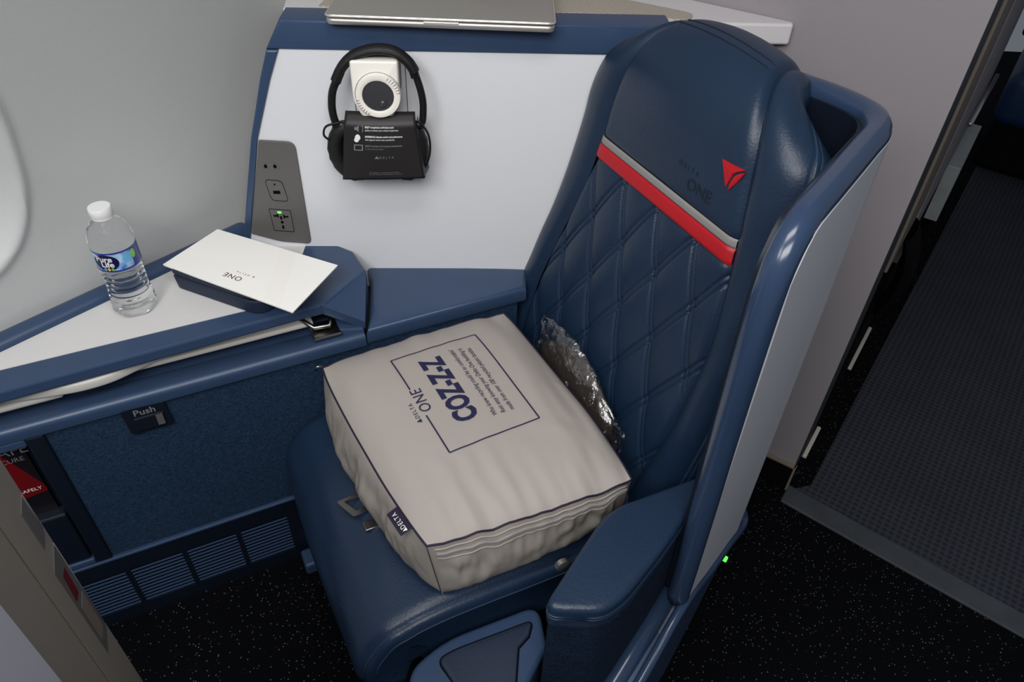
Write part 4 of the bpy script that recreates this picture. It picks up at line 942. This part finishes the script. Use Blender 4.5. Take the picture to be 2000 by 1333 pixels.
# ================================================================== plastic wrapped item behind the bag
pw = thing('plastic_packet', W(0.535, 0.27, 0.465), 'dark item in crinkled clear plastic tucked between bag and backrest', 'packet')
def slab_item(a, b, side):
    l = 0.130 + 0.245 * a; zc = 0.545 + 0.012 * math.sin(PI * a); hh = 0.062 * (math.sin(PI * min(1, max(0, a * 0.92 + 0.04))) ** 0.45)
    z = zc + hh * math.cos(PI * b); s = 0.522 + 0.12 * (z - 0.545) + side * 0.018 * math.sin(PI * b) * math.sin(PI * min(1, a + 0.05)) ** 0.4 + 0.002 * noise.noise(Vector((l * 40, z * 40, side)))
    return W(s, l, z)
V1, F1 = ggrid(lambda a, b: slab_item(a, b, -1), 24, 16); V2, F2 = ggrid(lambda a, b: slab_item(a, b, 1), 24, 16)
mk('contents', V1 + V2, F1 + [tuple(i + len(V1) for i in f) for f in F2], 'dark_contents', pw, smooth=True)
def film(a, b, side):
    l = 0.105 + 0.305 * a; hh = 0.085 * (0.55 + 0.45 * math.sin(PI * min(1, a + 0.12))); zc = 0.555 - 0.02 * a
    z = zc + hh * math.cos(PI * b) * (1 + 0.10 * noise.noise(Vector((a * 9, 0, 2)))); bul = math.sin(PI * b) * (math.sin(PI * a) * 0.8 + 0.2)
    s = 0.519 + 0.17 * (z - 0.545) + side * 0.024 * bul + 0.007 * noise.noise(Vector((l * 45, z * 38, side * 3 + 1))) + 0.004 * noise.noise(Vector((l * 110, z * 70, side)))
    return W(s, l + 0.008 * noise.noise(Vector((a * 3, b * 9, 5))), z)
V1, F1 = ggrid(lambda a, b: film(a, b, -1), 60, 36); V2, F2 = ggrid(lambda a, b: film(a, b, 1), 60, 36)
fo = mk('wrapper', V1 + V2, F1 + [tuple(i + len(V1) for i in f) for f in F2], 'clear_film', pw, fix=False)

# ================================================================== partition of the seat in front (bottom left)
fpd = Vector((0.462, -0.887, 0)); fp0 = Vector((-0.442, 0.412, 0)); fpn = Vector((0.887, 0.462, 0))
def Fp(t, z, d): return fp0 + fpd * t + fpn * d + Vector((0, 0, z))
fp = thing('front_partition', Fp(0.2, 0, -0.05), 'beige upright partition with inset slots at the near left', 'partition')
mk('edge_column', *gprism(lambda t, d, z: Fp(t, z, d), rpoly([(0.0, 0.0), (0.078, 0.002), (0.078, -0.05), (0.0, -0.05)], [.006, 0, 0, .02], 4), 0.0, 1.12), 'beige_panel', fp, smooth=True, sharp=40)
mk('side_column', *gprism(lambda t, d, z: Fp(t, z, d), [(0.080, 0.0), (0.160, 0.003), (0.160, -0.05), (0.080, -0.05)], 0.0, 1.12, 0.0015), 'beige_panel', fp)
mk('outer_panel', *gprism(lambda t, d, z: Fp(t, z, d), [(0.162, 0.006), (0.62, 0.02), (0.62, -0.05), (0.162, -0.05)], 0.0, 1.12, 0.002), 'lilac_panel', fp)
s1 = mk('slot_plate', *gbox(Fp, 0.012, 0.034, 0.895, 0.950, 0.0, 0.0016, 0.0006), 'grey_plate', fp)
mk('slot_rim', *gtube([Fp(0.010, 0.948, 0.0), Fp(0.010, 0.897, 0.0)], 0.0013, 6), 'grey_leather', fp, smooth=True)
s2 = mk('slot_plate', *gbox(Fp, 0.010, 0.046, 0.715, 0.872, 0.0, 0.0016, 0.0006), 'grey_plate', fp)
mk('picture_patch', *gprism(Fp, [(0.020, 0.846), (0.034, 0.850), (0.040, 0.812), (0.024, 0.806)], 0.0016, 0.002), 'card_red', s2)
mk('picture_patch', *gprism(Fp, [(0.016, 0.795), (0.038, 0.798), (0.040, 0.735), (0.018, 0.730)], 0.0016, 0.002), 'tan_trim', s2)
mk('slot_rim', *gtube([Fp(0.008, 0.870, 0.0), Fp(0.008, 0.717, 0.0)], 0.0014, 6), 'grey_leather', fp, smooth=True)

# ================================================================== beyond the bulkhead: curtain end, floor markers, next cabin seats
def cur(a, b, side):
    t = 0.50 + 0.14 * a; z = 0.49 - 0.25 * b - 0.03 * a * b + 0.012 * noise.noise(Vector((a * 5, b * 3, 1)))
    return As(t, z, 0.004 + 0.026 * math.sin(PI * min(1, 1.1 * b)) ** 0.7 + 0.012 * b + side * 0.020 * math.sin(PI * a) ** 0.5 * (0.15 + 0.85 * math.sin(PI * min(1, 0.25 + b * 0.6))) + 0.006 * math.sin(a * 14) * b)
V1, F1 = ggrid(lambda a, b: cur(a, b, -1), 20, 12); V2, F2 = ggrid(lambda a, b: cur(a, b, 1), 20, 12)
co = tag(mk('curtain', V1 + V2, F1 + [tuple(i + len(V1) for i in f) for f in F2], 'black', smooth=True, fix=False), 'black cloth curtain end hanging low beside the aisle wall', 'curtain')
tag(mk('floor_marker', *gbox(As, 0.54, 0.78, 0.007, 0.016, 0.003, 0.014, 0.002), 'marker'), 'white floor marker strip further along the aisle wall', 'marker', 'floor marker strips')
tag(mk('floor_marker', *gbox(As, 0.12, 0.25, 0.0, 0.010, 0.002, 0.013, 0.002), 'marker'), 'white floor marker strip next to the bulkhead corner', 'marker', 'floor marker strips')
def Ec(a, b, z): return Vector((1.975, 3.04, 0)) + MD * a - BN * b + Vector((0, 0, z))
def eco(a0, label):
    e = thing('cabin_seat', Ec(a0 + 0.24, 0.25, 0), label, 'seat', 'dark blue seats in the next cabin')
    mk('base_skirt', *gbox(Ec, a0 + 0.01, a0 + 0.46, 0.02, 0.50, 0.0065, 0.24, 0.03), 'black', e)
    mk('seat_cushion', *gbox(Ec, a0, a0 + 0.47, -0.03, 0.50, 0.22, 0.44, 0.05, 4), 'eco_leather', e, smooth=True, sharp=50)
    mk('backrest', *gbox(lambda a, b, z: Ec(a, b + 0.12 * (z - 0.45), z), a0, a0 + 0.47, 0.36, 0.50, 0.44, 1.10, 0.05, 4), 'eco_leather', e, smooth=True, sharp=50)
    mk('armrest', *gbox(Ec, a0 - 0.03, a0 + 0.015, 0.02, 0.46, 0.56, 0.62, 0.015, 3), 'black_plastic', e, smooth=True, sharp=50)
eco(0.0, 'dark blue seat in the next cabin, nearest the grey side wall')
eco(0.52, 'dark blue seat in the next cabin at the right picture edge')
